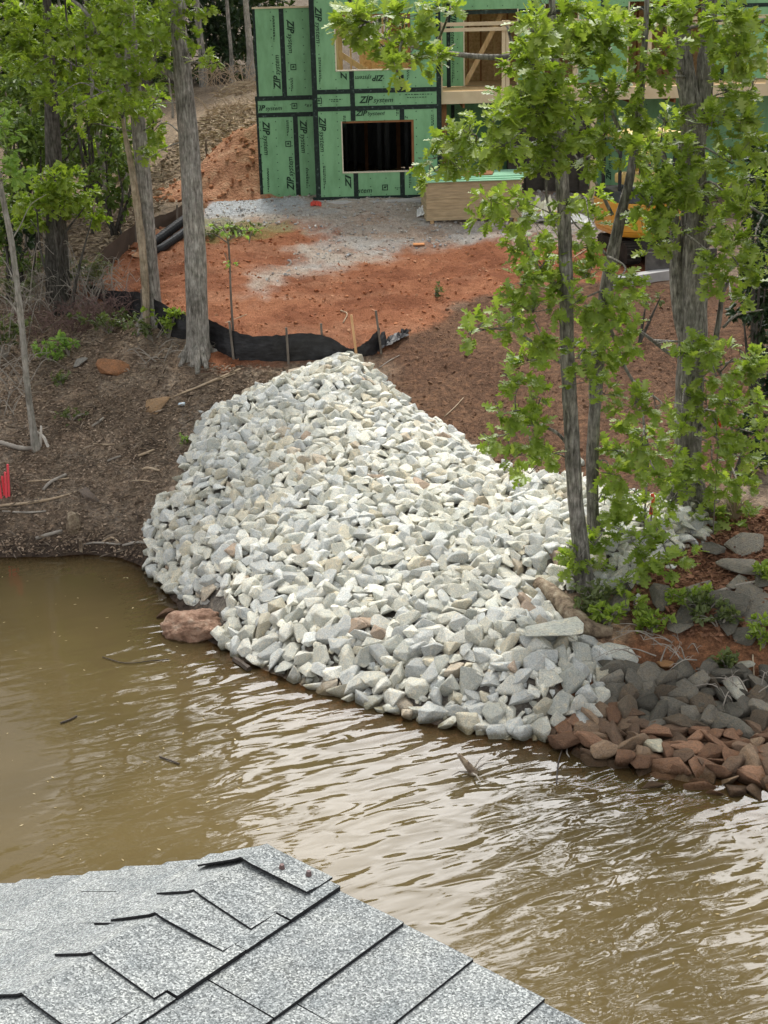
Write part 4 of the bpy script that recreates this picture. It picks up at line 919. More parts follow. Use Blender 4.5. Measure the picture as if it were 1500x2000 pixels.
heap(RUP, .065, .18, 9000, ru, ['rust brown stone', 'orange brown stone', 'dull brown stone', 'tan orange stone'], 'shore_stone', lambda x, y, z: ('at the waterline' if z < .14 else 'just above the water') + ' below the dark wall', 'rusty stones along the right shoreline', .42, .85, 1.15, 1.5, rng2)
SUB = wpoly([(1120, 1480), (1250, 1506), (1400, 1520), (1580, 1536), (1580, 1572), (1400, 1552), (1250, 1535), (1150, 1510)])
heap(SUB, .07, .17, 1500, ru, ['rust brown stone', 'orange brown stone', 'dull brown stone', 'tan orange stone'], 'shore_stone', lambda x, y, z: 'lying in the shallow water below the dark wall', 'rusty stones along the right shoreline', .1, .8, 1.15, 1.2, rng2)
SL = [(1385, 1080, 30), (1455, 1072, 34), (1462, 1115, 40), (1440, 1142, 20), (1225, 1150, 28), (1210, 1188, 24), (1292, 1170, 26), (1335, 1208, 26), (1405, 1185, 40), (1425, 1212, 34), (1470, 1165, 28), (1490, 1205, 34), (1325, 1222, 26), (1460, 1240, 24), (1215, 1195, 22), (1270, 1215, 18), (1370, 1150, 18), (1350, 1180, 22), (1500, 1140, 26)]
for i, (u, v, r) in enumerate(SL):
    k = int(rng2.integers(0, 3)); one_rock(u, v, r, dk[k] * rng2.uniform(1.0, 1.35), f'{["charcoal", "dark grey", "weathered grey"][k]} slab lying on the leaf covered bank above the orange cut', 'bank_slab', .42, .25, group='dark slabs on the right bank', wide=1.25)
PR = [(1255, 1075, 26), (1290, 1050, 28), (1235, 1105, 24), (1310, 1090, 26), (1270, 1120, 24), (1225, 1075, 24), (1240, 1160, 16)]

# ================================================================== LOGS, BRANCHES
m_log = pmat('driftwood', [(.08, .06, .042), (.19, .14, .095), (.28, .22, .15), (.40, .34, .25)], 9, .9, 1.0, 26, stretch=(1, 1, 1), detail=8, bdist=.05)
m_twig = pmat('bare_twig', [(.19, .165, .14), (.30, .27, .23), (.38, .34, .29)], 5, .85, .2, 30)
m_tan = pmat('peeled_branch', [(.34, .25, .16), (.48, .38, .27)], 5, .85)
def log(pts, rads, mat, name, label, cat, seg=10, rough=.25, lift=.6):
    W_ = []
    for (u, v), r in zip(pts, rads):
        g = G(u, v); g = atZ(u, v, 0.0) if g[2] < 0 else g; W_.append(g + [0, 0, r * lift])
    k = 4; P = smooth_path(W_, k); rad = np.interp(np.linspace(0, len(rads) - 1, len(P)), range(len(rads)), rads)
    return tag(MB().tube(P, rad, seg, rough, int(pts[0][0])).build(name, mat, loc=P[0], smooth=True), label, cat)
log([(1052, 1152), (1085, 1180), (1120, 1222), (1150, 1242), (1195, 1245)], [.11, .135, .15, .13, .08], m_log, 'driftwood_log', 'thick weathered log lying between the pale rocks and the oak trunk', 'log', 12, .12, 1.0)
p = atZ(920, 1512, 0.0)
dl = thing('snag', p, 'broken brown branch stub sticking out of the rippled water', 'snag')
MB().tube([p + [.12, .05, -.25], p + [.02, 0, .05], p + [-.16, .05, .27]], [.07, .06, .025], 7, .3, 3).build('stub', m_log, dl, smooth=True)
for a in ((.3, .05, .14), (.2, .3, .10), (-.25, -.05, .02), (.1, -.3, .05)): MB().tube([p + [0, 0, .02], p + np.array(a) * .6 + [0, 0, .05], p + np.array(a)], [.018, .012, .006], 5).build('twig', m_twig, dl)
for pts_, r, lab in (([(200, 1283), (245, 1295), (300, 1290), (330, 1288)], .008, 'thin dark twig floating on the calm brown water'), ([(458, 1288), (472, 1297), (486, 1308)], .05, 'short dark stick floating beside the rock pile'),
                     ([(118, 1412), (135, 1406), (150, 1398)], .013, 'small dark stick floating far out on the left water'), ([(312, 1478), (330, 1484), (350, 1492)], .012, 'sunken twig near the middle of the brown water'), ([(520, 1278), (535, 1290), (545, 1303)], .045, 'dark wet stick wedged against the lower rocks'),
                     ([(1110, 1400), (1105, 1440), (1090, 1490), (1087, 1530)], .009, 'thin upright stem standing in the water by the last pale rocks')):
    W_ = [atZ(u, v, 0.02) for u, v in pts_]; tag(MB().tube(smooth_path(W_, 4), [r] * (4 * len(W_) - 3), 6, .2).build('floating_stick', pmat('wet_wood', [(.03, .022, .015), (.07, .05, .035)], 5, .6), loc=W_[0]), lab, 'stick')
BR = [([(470, 723), (420, 745), (370, 765), (330, 780)], .03, m_tan, 'long pale branch lying on the leaves above the rock pile'), ([(460, 730), (430, 742), (405, 748)], .018, m_tan, 'short fork of pale branch beside the long one'),
      ([(0, 990), (60, 985), (110, 975), (150, 962)], .03, m_tan, 'long tan pole lying on the left bank mud'), ([(55, 942), (90, 940), (135, 936)], .02, m_tan, 'thin tan stick lying beside the pink stakes'), ([(85, 960), (100, 945), (130, 930)], .04, m_twig, 'grey stick across the tan pole'),
      ([(182, 868), (205, 870), (225, 869)], .018, m_tan, 'short straight stick in the middle of the left bank'), ([(270, 893), (285, 888), (302, 880)], .03, m_tan, 'stout tan stick near the pale rocks'), ([(210, 903), (222, 898), (236, 893)], .026, m_twig, 'short grey stick left of the stout tan stick'),
      ([(180, 835), (192, 828), (203, 818)], .03, m_twig, 'weathered stub of branch on the left bank'), ([(255, 940), (280, 940), (305, 944)], .014, m_tan, 'thin pale stick lying low on the left bank'), ([(277, 920), (290, 917), (312, 922)], .03, m_tan, 'whitish curved stick on the left bank'),
      ([(240, 1068), (270, 1062), (296, 1066)], .03, m_twig, 'dark grey branch at the muddy water edge'), ([(160, 1066), (190, 1062), (235, 1065)], .022, m_twig, 'second dark grey branch along the muddy edge'), ([(70, 1055), (95, 1048), (122, 1040)], .04, m_twig, 'grey rotten branch near the tree stub'), ([(200, 1060), (218, 1052), (232, 1060)], .02, m_tan, 'bent tan twig at the muddy edge'),
      ([(0, 868), (40, 880), (65, 880)], .05, pmat('wet_wood', []) if False else m_twig, 'dark log below the leaning sapling on the left'), ([(5, 1000), (50, 1003), (90, 1000)], .02, m_twig, 'thin grey branch lying low by the pink stakes'),
      ([(420, 640), (450, 628), (482, 615)], .012, m_tan, 'thin pale stick lying on the red clay'), ([(665, 608), (678, 615), (670, 632)], .02, m_tan, 'small crooked stick on the red clay above the fence'), ([(868, 815), (890, 795), (905, 778)], .014, m_tan, 'thin stick on the brown slope beside the rock pile'),
      ([(1120, 505), (1135, 495), (1150, 486)], .02, m_tan, 'tan stick on the clay near the digger'), ([(740, 720), (760, 706), (780, 695)], .012, m_twig, 'thin twig lying above the tip of the rock pile'), ([(1290, 1395), (1340, 1402), (1390, 1395)], .012, m_tan, 'thin bleached stick laid across the dark stone wall'),
      ([(1470, 1280), (1472, 1330), (1468, 1375)], .014, m_tan, 'upright root hanging down over the dark stone wall'), ([(1350, 1355), (1375, 1375), (1400, 1390)], .012, m_twig, 'grey twig lying down the dark stone wall'), ([(1430, 1440), (1440, 1410), (1460, 1392)], .012, m_twig, 'curved grey twig at the lower right of the stone wall'),
      ([(1385, 1165), (1440, 1150), (1480, 1140)], .04, m_twig, 'weathered branch lying among the dark slabs'), ([(1110, 1445), (1107, 1470), (1112, 1480)], .012, m_twig, 'thin stem rising from the rusty stones')]
for pts_, r, mt, lab in BR: log(pts_, [r * .8, r * .9, r * .75, r * .5][:len(pts_)], mt, 'fallen_branch', lab, 'branch', 6, .2, 1.2)
# stub and bleached root on the left bank
b_ = G(148, 1040); tag(MB().tube([b_ + [-.08, .1, -.1], b_ + [0, 0, .12], b_ + [-.05, .05, .32], b_ + [-.1, .1, .38]], [.12, .13, .10, .03], 8, .5, 5).build('tree_stub', m_log, loc=b_), 'short broken tan stub sticking up near the left water edge', 'stub')
b_ = G(158, 1075); tag(MB().tube([b_ + [0, 0, -.1], b_ + [.01, 0, .2]], [.05, .035], 7, .4, 8).build('tree_stub', m_log, loc=b_), 'small grey post like stub standing at the muddy edge', 'stub')
b_ = G(82, 872); mb = MB(); mb.tube([b_ + [-.05, 0, 0], b_ + [.0, 0, .25], b_ + [.02, .02, .42]], [.035, .03, .02], 6, .3); mb.tube([b_ + [.12, 0, -.02], b_ + [.06, 0, .18], b_ + [.0, 0, .26]], [.03, .03, .02], 6, .3); mb.tube([b_ + [.0, 0, .26], b_ + [-.12, 0, .33]], [.03, .015], 6, .3)
tag(mb.build('bleached_root', pmat('bleached_wood', [(.55, .5, .43), (.7, .66, .6)], 5, .8), loc=b_), 'bleached white forked root beside the leaning sapling', 'root')
# ================================================================== SHINGLED ROOF IN FRONT
m_sh, nt, b = new_mat('shingle_granules')
v = coords(nt); vo = N(nt, 'ShaderNodeTexVoronoi'); vo.inputs['Scale'].default_value = 360; nt.links.new(v, vo.inputs['Vector'])
sp = N(nt, 'ShaderNodeSeparateColor'); nt.links.new(vo.outputs['Color'], sp.inputs[0])
g1 = ramp(nt, sp.outputs[0], [(0, (.085, .09, .09)), (.25, (.15, .16, .16)), (.5, (.21, .223, .222)), (.75, (.285, .30, .297)), (1, (.46, .475, .465))])
g2 = ramp(nt, noise(nt, v, 16, 4, .6), [(.3, (.80, .82, .84)), (.55, (1, 1, 1)), (.75, (1.1, 1.09, 1.06))])
ri = N(nt, 'ShaderNodeNewGeometry'); g3 = ramp(nt, ri.outputs['Random Per Island'], [(0, (.86, .87, .88)), (1, (1.1, 1.1, 1.09))])
nt.links.new(mixc(nt, 1, mixc(nt, 1, g1, g2, 'MULTIPLY'), g3, 'MULTIPLY'), b.inputs['Base Color']); b.inputs['Roughness'].default_value = .95; b.inputs['Specular IOR Level'].default_value = .12
bump(nt, b, vo.outputs['Distance'], .7, .0012)
m_felt = pmat('shingle_edge', [(.012, .012, .013), (.03, .03, .032)], 60, .9)
D = rays([(520, 1665)])[0]; RP = CAM + D * 2.72
E1 = np.array([-.655, -.756, 0.0])                                   # along the ridge, towards the house one stands on
A1 = np.array([.756, -.655, -.055]); A1 /= np.linalg.norm(A1)        # down the right slope
B1 = np.array([-.756, .655, -.50]); B1 /= np.linalg.norm(B1)         # down the left slope
NA = np.cross(E1, A1); NA *= np.sign(NA[2]); NA /= np.linalg.norm(NA); NB = np.cross(E1, B1); NB *= np.sign(NB[2]); NB /= np.linalg.norm(NB)
roof = thing('shingle_roof', RP + [0, 0, -.6], 'grey granule shingled roof peak with a ridge of overlapping caps in front of the lake', 'roof')
def slope(name, A, NN, courses, expo, t0, slen, seed, flip=False):
    rr = random.Random(seed); mb = MB(); gap = .003
    for c in range(courses):
        ta = t0 + c * expo - .0; tb = ta + expo; s = -.004 + (0 if c == 0 else rr.uniform(-.003, .006)); first = True
        while s < slen:
            l = rr.choice([.105, .165, .215, .32]) * rr.uniform(.9, 1.1)
            if first: l = rr.uniform(.10, .34); first = False
            s1 = min(s + l - gap, slen); th = .006 + rr.choice([0, .002, .004]); ov = rr.uniform(-.0015, .0015)
            q = lambda s_, t_, h: RP + E1 * s_ + A * t_ + NN * h
            lo = .0015; tb2 = tb + ov
            V = [q(s, ta, lo + .0008), q(s1, ta, lo + .0008), q(s1, tb2, lo + th), q(s, tb2, lo + th), q(s, ta - .02, -.004), q(s1, ta - .02, -.004), q(s1, tb2, -.004), q(s, tb2, -.004)]
            mb.add(V, [(0, 1, 2, 3), (7, 6, 5, 4), (0, 4, 5, 1), (1, 5, 6, 2), (2, 6, 7, 3), (3, 7, 4, 0)]); s += l
    o = mb.build(name, m_sh, roof)
    bm = bmesh.new(); bm.from_mesh(o.data); bmesh.ops.recalc_face_normals(bm, faces=bm.faces[:]); bm.to_mesh(o.data); bm.free(); return o
def edge_faces_dark(o, N_):
    o.data.materials.append(m_felt); n_ = Vector(N_)
    for p in o.data.polygons:
        if p.normal.dot(n_) < .55: p.material_index = 1
ra = slope('right_slope_shingles', A1, NA, 17, .148, .035, 2.6, 3); edge_faces_dark(ra, NA)
lb = slope('left_slope_shingles', B1, NB, 15, .148, .03, 2.6, 5); edge_faces_dark(lb, NB)
mb = MB(); q = lambda s_, A, NN, t_, h: RP + E1 * s_ + A * t_ + NN * h
for A, NN in ((A1, NA), (B1, NB)):
    V = [q(.012, A, NN, 0, -.006), q(2.7, A, NN, 0, -.006), q(2.7, A, NN, 2.5, -.006), q(.012, A, NN, 2.5, -.006)]; mb.add(V + [p - np.array([0, 0, .03]) for p in V], [(0, 1, 2, 3), (7, 6, 5, 4), (0, 4, 5, 1), (1, 5, 6, 2), (2, 6, 7, 3), (3, 7, 4, 0)])
mb.build('roof_deck', m_felt, roof)
mb = MB()
for A, NN in ((A1, NA), (B1, NB)):
    V = [q(.02, A, NN, 0, -.03), q(.045, A, NN, 0, -.03), q(.045, A, NN, 2.5, -.03), q(.02, A, NN, 2.5, -.03)]; mb.add(V + [p - np.array([0, 0, .14]) for p in V], [(0, 1, 2, 3), (7, 6, 5, 4), (0, 4, 5, 1), (1, 5, 6, 2), (2, 6, 7, 3), (3, 7, 4, 0)])
mb.build('rake_board', pmat('painted_trim', [(.6, .6, .58), (.68, .68, .66)], 4, .6), roof)
# ridge caps: each bent over the ridge, its near edge raised above the next one
rr = random.Random(9); s = -.006; lens = [.068, .118, .09, .14, .14, .150, .152, .150, .15, .15, .15, .15, .15]
for i, L in enumerate(lens):
    wr = .157 + rr.uniform(-.008, .006); wlft = .125 + rr.uniform(-.01, .01); s1 = s + L; mb = MB(); nseg = 17; ta = np.linspace(-1, 1, nseg); rows = []
    tw_ = rr.uniform(-.012, .012)
    for (ss, h) in ((s - (.03 if i else 0), .005 if i else .009), ((s + s1) / 2, .0085), (s1, .0115 + rr.uniform(0, .003))):
        row = []
        for t in ta:
            d = wr * t if t > 0 else wlft * -t
            A, NN = (A1, NA) if t > 0 else (B1, NB)
            rd = .016; hh = h + (.004 if i == 0 else 0)
            base_ = RP + E1 * (ss + tw_ * t * .8) + A * d
            nn = NN if d > rd else (NN * (d / rd) + (NA + NB) / np.linalg.norm(NA + NB) * (1 - d / rd)); nn = nn / np.linalg.norm(nn)
            row.append(base_ + nn * hh + np.array([0, 0, .003]) * max(0, 1 - d / rd))
        rows.append(row)
    V = [p for r_ in rows for p in r_] + [p - np.array([0, 0, .0045]) for r_ in rows for p in r_]; n = nseg; o_ = 3 * n; Fq = []
    for a in range(2):
        for j in range(n - 1): Fq += [(a * n + j, a * n + j + 1, (a + 1) * n + j + 1, (a + 1) * n + j), (o_ + a * n + j, o_ + (a + 1) * n + j, o_ + (a + 1) * n + j + 1, o_ + a * n + j + 1)]
    for j in range(n - 1): Fq += [(2 * n + j, 2 * n + j + 1, o_ + 2 * n + j + 1, o_ + 2 * n + j), (j, o_ + j, o_ + j + 1, j + 1)]
    for a in range(2): Fq += [(a * n, (a + 1) * n, o_ + (a + 1) * n, o_ + a * n), (a * n + n - 1, o_ + a * n + n - 1, o_ + (a + 1) * n + n - 1, (a + 1) * n + n - 1)]
    o = mb.add(V, Fq).build('ridge_cap', m_sh, roof)
    bm = bmesh.new(); bm.from_mesh(o.data); bmesh.ops.recalc_face_normals(bm, faces=bm.faces[:]); bm.to_mesh(o.data); bm.free()
    edge_faces_dark(o, (NA + NB)); s = s1
for (tt, ss) in ((.07, .03), (.12, .012)):
    MB().tube([RP + E1 * ss + A1 * tt + NA * .013, RP + E1 * ss + A1 * tt + NA * .022], [.006, .004], 8).build('nail_head', pmat('rusty_nail', [(.2, .09, .07), (.12, .10, .10)], 9, .7), roof)
# ================================================================== TREES AND PLANTS
def bark(name, dark, mid, light, vs=5, hs=26, bs=1.0):
    m, nt, b = new_mat(name); v = coords(nt, (hs, hs, vs * .85)); n1_ = noise(nt, v, 1.0, 6, .65, .5); n2_ = noise(nt, coords(nt), 1.3, 5, .6); n3_ = noise(nt, coords(nt), 9, 4)
    c = ramp(nt, n1_, [(.32, dark), (.5, mid), (.68, light)]); k = ramp(nt, n2_, [(.3, (.65, .64, .62)), (.5, (1, 1, 1)), (.7, (1.3, 1.28, 1.22))]); k2 = ramp(nt, n3_, [(.35, (.75, .78, .75)), (.65, (1.15, 1.15, 1.15))])
    nt.links.new(mixc(nt, 1, mixc(nt, 1, c, k, 'MULTIPLY'), k2, 'MULTIPLY'), b.inputs['Base Color']); b.inputs['Roughness'].default_value = .95; b.inputs['Specular IOR Level'].default_value = .1
    bump(nt, b, n1_, bs, .03); return m
m_bg = bark('grey_bark', (.10, .09, .08), (.26, .24, .215), (.44, .42, .385)); m_bd = bark('dark_bark', (.035, .032, .028), (.085, .078, .068), (.15, .14, .125)); m_bo = bark('oak_bark', (.06, .055, .048), (.20, .186, .165), (.38, .36, .325), 5, 22)
m_bp = bark('pale_bark', (.20, .18, .155), (.31, .285, .25), (.40, .38, .34)); m_bt = bark('tan_bark', (.22, .17, .12), (.36, .29, .21), (.45, .38, .29))
def leaf_mat(name, cols, tl=.45, gloss=.42):
    m, nt, b = new_mat(name); g_ = N(nt, 'ShaderNodeNewGeometry'); c = ramp(nt, g_.outputs['Random Per Island'], [(i / (len(cols) - 1), c_) for i, c_ in enumerate(cols)])
    nt.links.new(c, b.inputs['Base Color']); b.inputs['Roughness'].default_value = gloss; b.inputs['Specular IOR Level'].default_value = .45
    t = N(nt, 'ShaderNodeBsdfTranslucent'); nt.links.new(mixc(nt, 1, c, (1.25, 1.3, .55), 'MULTIPLY'), t.inputs['Color'])
    mx_ = N(nt, 'ShaderNodeMixShader'); mx_.inputs['Fac'].default_value = tl; nt.links.new(b.outputs[0], mx_.inputs[1]); nt.links.new(t.outputs[0], mx_.inputs[2]); nt.links.new(mx_.outputs[0], nt.nodes['Material Output'].inputs['Surface']); return m
m_lo = leaf_mat('oak_leaf', [(.17, .25, .035), (.235, .325, .05), (.30, .385, .08), (.195, .285, .04), (.36, .43, .13)])
m_ll = leaf_mat('spring_leaf', [(.17, .26, .03), (.23, .325, .045), (.29, .375, .065), (.195, .29, .035)])
m_lb = leaf_mat('bright_leaf', [(.22, .36, .08), (.28, .42, .11), (.33, .46, .14)])
m_lf = leaf_mat('forest_leaf', [(.095, .155, .032), (.13, .20, .042), (.18, .25, .058), (.11, .175, .036)], .35)
m_ld = leaf_mat('wood_leaf', [(.035, .062, .022), (.055, .09, .03), (.08, .12, .04), (.045, .075, .026)], .3)
m_le = leaf_mat('evergreen_leaf', [(.018, .038, .014), (.028, .055, .02), (.04, .07, .026)], .2)
m_ls = leaf_mat('shrub_leaf', [(.11, .15, .05), (.15, .18, .07), (.09, .13, .045)], .4)
m_lw = leaf_mat('dusty_leaf', [(.14, .16, .085), (.18, .19, .11), (.11, .14, .07)], .35)
# leaf outlines: x along the blade's width, y along its length
_o = [(.02, 0), (.035, .12), (.17, .20), (.09, .33), (.36, .44), (.11, .53), (.40, .70), (.12, .76), (.19, .92), (0, 1.0)]
def leaf_tpl(right, fold=.12, droop=.12):
    n = len(right); V = [(x, y, fold * x * 1.6 - droop * y * y) for x, y in right] + [(-x, y, fold * x * 1.6 - droop * y * y) for x, y in right[:-1]]
    V = np.array(V); spine = [0, n - 1]
    L = list(range(n)); Rr = [n - 1] + list(range(2 * n - 2, n - 1, -1))
    # faces share the tip; each half closes along the midrib from tip back to base
    mid = len(V); V = np.vstack([V, [[0, 0, 0]], [[0, .5, -droop * .25]]])
    return V, [np.array([[mid] + L[:5] + [mid + 1]]), np.array([[mid + 1] + L[4:]]), np.array([[mid, mid + 1] + [n + 4, n + 3, n + 2, n + 1, n]]), np.array([[mid + 1, n - 1] + [2 * n - 2 - i for i in range(0, n - 5)]])]
OAK = leaf_tpl(_o)
SIMPLE = (np.array([(0, 0, 0), (.26, .38, .05), (.18, .75, .02), (0, 1, -.1), (-.18, .75, .02), (-.26, .38, .05)]), [np.array([[0, 1, 2, 3]]), np.array([[0, 3, 4, 5]])])
TRI3 = (np.array([(0, 0, 0), (.30, .35, .06), (.12, .5, .0), (.34, .85, .03), (0, 1.0, -.12), (-.34, .85, .03), (-.12, .5, .0), (-.30, .35, .06)]), [np.array([[0, 1, 2, 3, 4]]), np.array([[0, 4, 5, 6, 7]])])
def nrm(a): return a / np.maximum(1e-9, np.linalg.norm(a, axis=-1, keepdims=True))
def leaf_mesh(name, P, AX, NN, SZ, tpl):
    tv, tf = tpl; AX = nrm(AX); NN = nrm(NN - AX * (NN * AX).sum(-1, keepdims=True)); W_ = np.cross(AX, NN)
    V = P[:, None, :] + SZ[:, None, None] * (tv[None, :, :1] * W_[:, None, :] + tv[None, :, 1:2] * AX[:, None, :] + tv[None, :, 2:] * NN[:, None, :])
    n = len(P); k = len(tv); off = (np.arange(n) * k)[:, None]
    return V.reshape(-1, 3), [(f + off[:, :, None]).reshape(-1, f.shape[1]) if False else (off + f[0][None, :]) for f in tf]
def rosettes(C, DIR, per, size, rng, spread=.9, droop=.25, var=.3):
    """whorls of leaves at the twig ends C pointing along DIR"""
    n = len(C); DIR = nrm(DIR); P = np.repeat(C, per, 0); D_ = np.repeat(DIR, per, 0); m = len(P)
    rad = nrm(np.cross(D_, nrm(rng.normal(size=(m, 3))))); a = rng.uniform(.35, 1.25, m) * spread
    AX = D_ * np.cos(a)[:, None] + rad * np.sin(a)[:, None]; AX[:, 2] -= droop * rng.uniform(.2, 1.3, m)
    NN = np.tile([0, 0, 1.0], (m, 1)) + rng.normal(size=(m, 3)) * .38 + D_ * .25
    return P + rng.normal(size=(m, 3)) * size * .12, AX, NN, size * rng.uniform(1 - var, 1 + var, m)
def blob_points(blobs, per_area, rng, depth=.8):
    """twig ends spread through leafy masses; each blob = (u, v, ru, rv, distance) measured from the photograph, given a depth of its own"""
    C, DD, own = [], [], []
    for bi, (u, v, ru, rv, Y) in enumerate(blobs):
        c = atY(u, v, Y); k = px_m(Y, c[2]); a, h_ = ru / k, rv / k; dp = min(depth, max(.25, (a + h_) * .5))
        n = max(3, int(per_area * math.pi * ru * rv / 1000)); q = nrm(rng.normal(size=(n, 3))) * rng.random((n, 1)) ** .45
        p = q * np.array([a, dp, h_]); C.append(c + p); d = q + np.array([0, -.15, .25]) + rng.normal(size=(n, 3)) * .45; DD.append(d); own += [bi] * n
    return np.concatenate(C), np.concatenate(DD), np.array(own)
def crown(name, parent, C, DIR, per, size, mat, tpl, rng, **k):
    P, AX, NN, SZ = rosettes(C, DIR, per, size, rng, **k); V, Fs = leaf_mesh(name, P, AX, NN, SZ, tpl)
    me = np_mesh(name, V, Fs, False, wl(parent)); return link_mesh(name, me, mat, parent)
def path_px(pts, Y):
    return [atY(p[0], p[1], p[2] if len(p) > 2 else Y) for p in pts]
def trunk_tube(mb, pts, wpx, Y, seg=12, rough=.1, seed=0, ground=True, up=None, flare=1.18):
    W_ = path_px(pts, Y); k = px_m(Y, 4); rad = [w_ / 2 / k for w_ in wpx]
    if ground:
        z0_ = gz1(W_[0][0], W_[0][1]); W_[0][2] = z0_; W_ = [W_[0] + [0, 0, -.3], W_[0] + [0, 0, .02], W_[0] * .65 + W_[1] * .35 if len(W_) > 1 else W_[0]] + W_[1:]; rad = [rad[0] * flare * 1.1, rad[0] * flare, rad[0] * 1.08] + rad[1:]
    if up is not None: W_.append(np.array(W_[-1]) + up); rad.append(rad[-1] * .45)
    P = smooth_path(W_, 4); r = np.interp(np.linspace(0, len(rad) - 1, len(P)), range(len(rad)), rad); mb.tube(P, list(r), seg, rough, seed); return W_
def twigs_to(mb, C, own, anchors, rng, frac=.5, r0=.012):
    """thin twigs from each leafy mass's limb point out to its twig ends"""
    for i in range(len(C)):
        if rng.random() > frac: continue
        a = anchors[own[i]]; m_ = (a + C[i]) / 2 + rng.normal(size=3) * .08 + [0, 0, .06]; mb.tube([a, m_, C[i]], [r0, r0 * .7, r0 * .35], 4)

# ---- the three oaks on the right ------------------------------------
rg = np.random.default_rng(31)
def leafy_tree(name, label, cat, base_uv, Y, trunk_mat, trunks, limbs, blobs, per_area, per, size, lmat, tpl=OAK, depth=.8, group=None, seed=1, twig_frac=.45, twig_mat=None, top_blobs=None):
    b0 = atY(*base_uv, Y); b0[2] = gz1(b0[0], b0[1]); t = thing(name, b0, label, cat, group); rng = np.random.default_rng(seed)
    mb = MB(); nodes = []
    for j, tk in enumerate(trunks):
        nodes += trunk_tube(mb, tk['p'], tk['w'], tk.get('Y', Y), tk.get('seg', 12), tk.get('rough', .12), seed + j, tk.get('ground', True), tk.get('up'))
    if trunks[0]['w'][0] > 28:
        r_ = trunks[0]['w'][0] / 2 / px_m(Y, 4)
        for q_ in range(7):
            a_ = q_ * .9 + rng.uniform(-.3, .3); dx, dy = math.cos(a_), math.sin(a_); L_ = r_ * rng.uniform(1.5, 2.1); e_ = (b0[0] + dx * L_, b0[1] + dy * L_)
            mb.tube(smooth_path([b0 + [dx * r_ * .55, dy * r_ * .55, r_ * 1.3], b0 + [dx * r_ * 1.05, dy * r_ * 1.05, r_ * .55], (*e_, gz1(*e_) - .04)], 4), list(np.linspace(r_ * .48, r_ * .22, 9)), 8, .15, q_)
    mb.build('trunk', trunk_mat, t, smooth=True)
    lb_ = MB(); k = px_m(Y, 4)
    for lp, w0, w1 in limbs:
        P = smooth_path(path_px(lp, Y), 4); n = len(P); lb_.tube(P, list(np.linspace(w0 / 2 / k, w1 / 2 / k, n)), 7, .15, seed); nodes += P
    if blobs:
        C, DD, own = blob_points(blobs, per_area, rng, depth); nodes_ = np.array(nodes); anchors = []
        for bl_ in blobs:
            c = atY(bl_[0], bl_[1], bl_[4]); d = np.linalg.norm(nodes_ - c, axis=1); j = int(np.argmin(d + .6 * np.maximum(0, nodes_[:, 2] - c[2]))); a = nodes_[j]; anchors.append(c)
            mid = (a + c) / 2 + rng.normal(size=3) * .12 + [0, 0, .1]; dist = np.linalg.norm(a - c); r_ = min(.028, .008 + .008 * dist); lb_.tube(smooth_path([a, mid, c], 4), list(np.linspace(r_, r_ * .45, 9)), 5, .1)
        twigs_to(lb_, C, own, anchors, rng, twig_frac, .0065)
        crown('foliage', t, C, DD, per, size, lmat, tpl, rng)
    if top_blobs:
        C, DD, own = blob_points(top_blobs, 1.1, rng, 2.2); crown('high_foliage', t, C, DD, 6, .42, lmat, SIMPLE, rng)
        n_ = np.array(nodes)
        for bl_ in top_blobs: c = atY(bl_[0], bl_[1], bl_[4]); a = n_[int(np.argmin(np.linalg.norm(n_ - c, axis=1)))]; lb_.tube([a, (a + c) / 2 + [0, 0, .3], c], [.07, .05, .02], 6)
    if lb_.v: lb_.build('branches', twig_mat or trunk_mat, t, smooth=True)
    return t
def shrinkY(bl, Y, jit, seed):
    r_ = random.Random(seed); return [(*b_[:4], Y + r_.uniform(-jit, jit)) for b_ in bl]
YA, YB2, YC2 = 20.7, 21.6, 23.2
BA = [(715, 45, 55, 32), (790, 35, 60, 32), (690, 68, 34, 24), (750, 92, 40, 26), (800, 105, 34, 28), (775, 140, 24, 22), (690, 28, 30, 24), (845, 118, 34, 24), (880, 12, 40, 16), 
      (1042, 62, 42, 42), (1075, 30, 70, 40), (1040, 128, 46, 42), (1070, 120, 60, 50), (1020, 200, 60, 42), (1085, 205, 50, 50), (975, 232, 56, 36), (915, 262, 54, 26), (885, 285, 44, 24), (850, 310, 34, 26), (838, 345, 20, 16), (930, 300, 40, 24), (985, 285, 44, 30), (1040, 268, 42, 32), (1090, 285, 36, 40), (900, 330, 36, 18), (1060, 330, 30, 24),
      (960, 392, 40, 26), (1010, 405, 42, 34), (945, 425, 22, 16), (1050, 440, 34, 30), (1030, 480, 46, 30), (1060, 520, 42, 34), (1020, 560, 36, 34), (1075, 570, 36, 34), (1040, 610, 44, 30), (975, 610, 34, 20), (930, 640, 26, 18), (918, 655, 18, 14), (1000, 645, 30, 22), (1060, 660, 34, 30), (1030, 705, 38, 30), (1012, 750, 34, 28), (1040, 780, 34, 22), (980, 810, 30, 24), (1000, 845, 42, 28), (962, 862, 22, 20), (1050, 850, 36, 28), (1010, 890, 40, 22), (1075, 885, 20, 22), (1035, 925, 26, 16),
      (1130, 1090, 34, 30), (1160, 1060, 34, 28), (1150, 1110, 40, 24), (1115, 1110, 22, 16)]
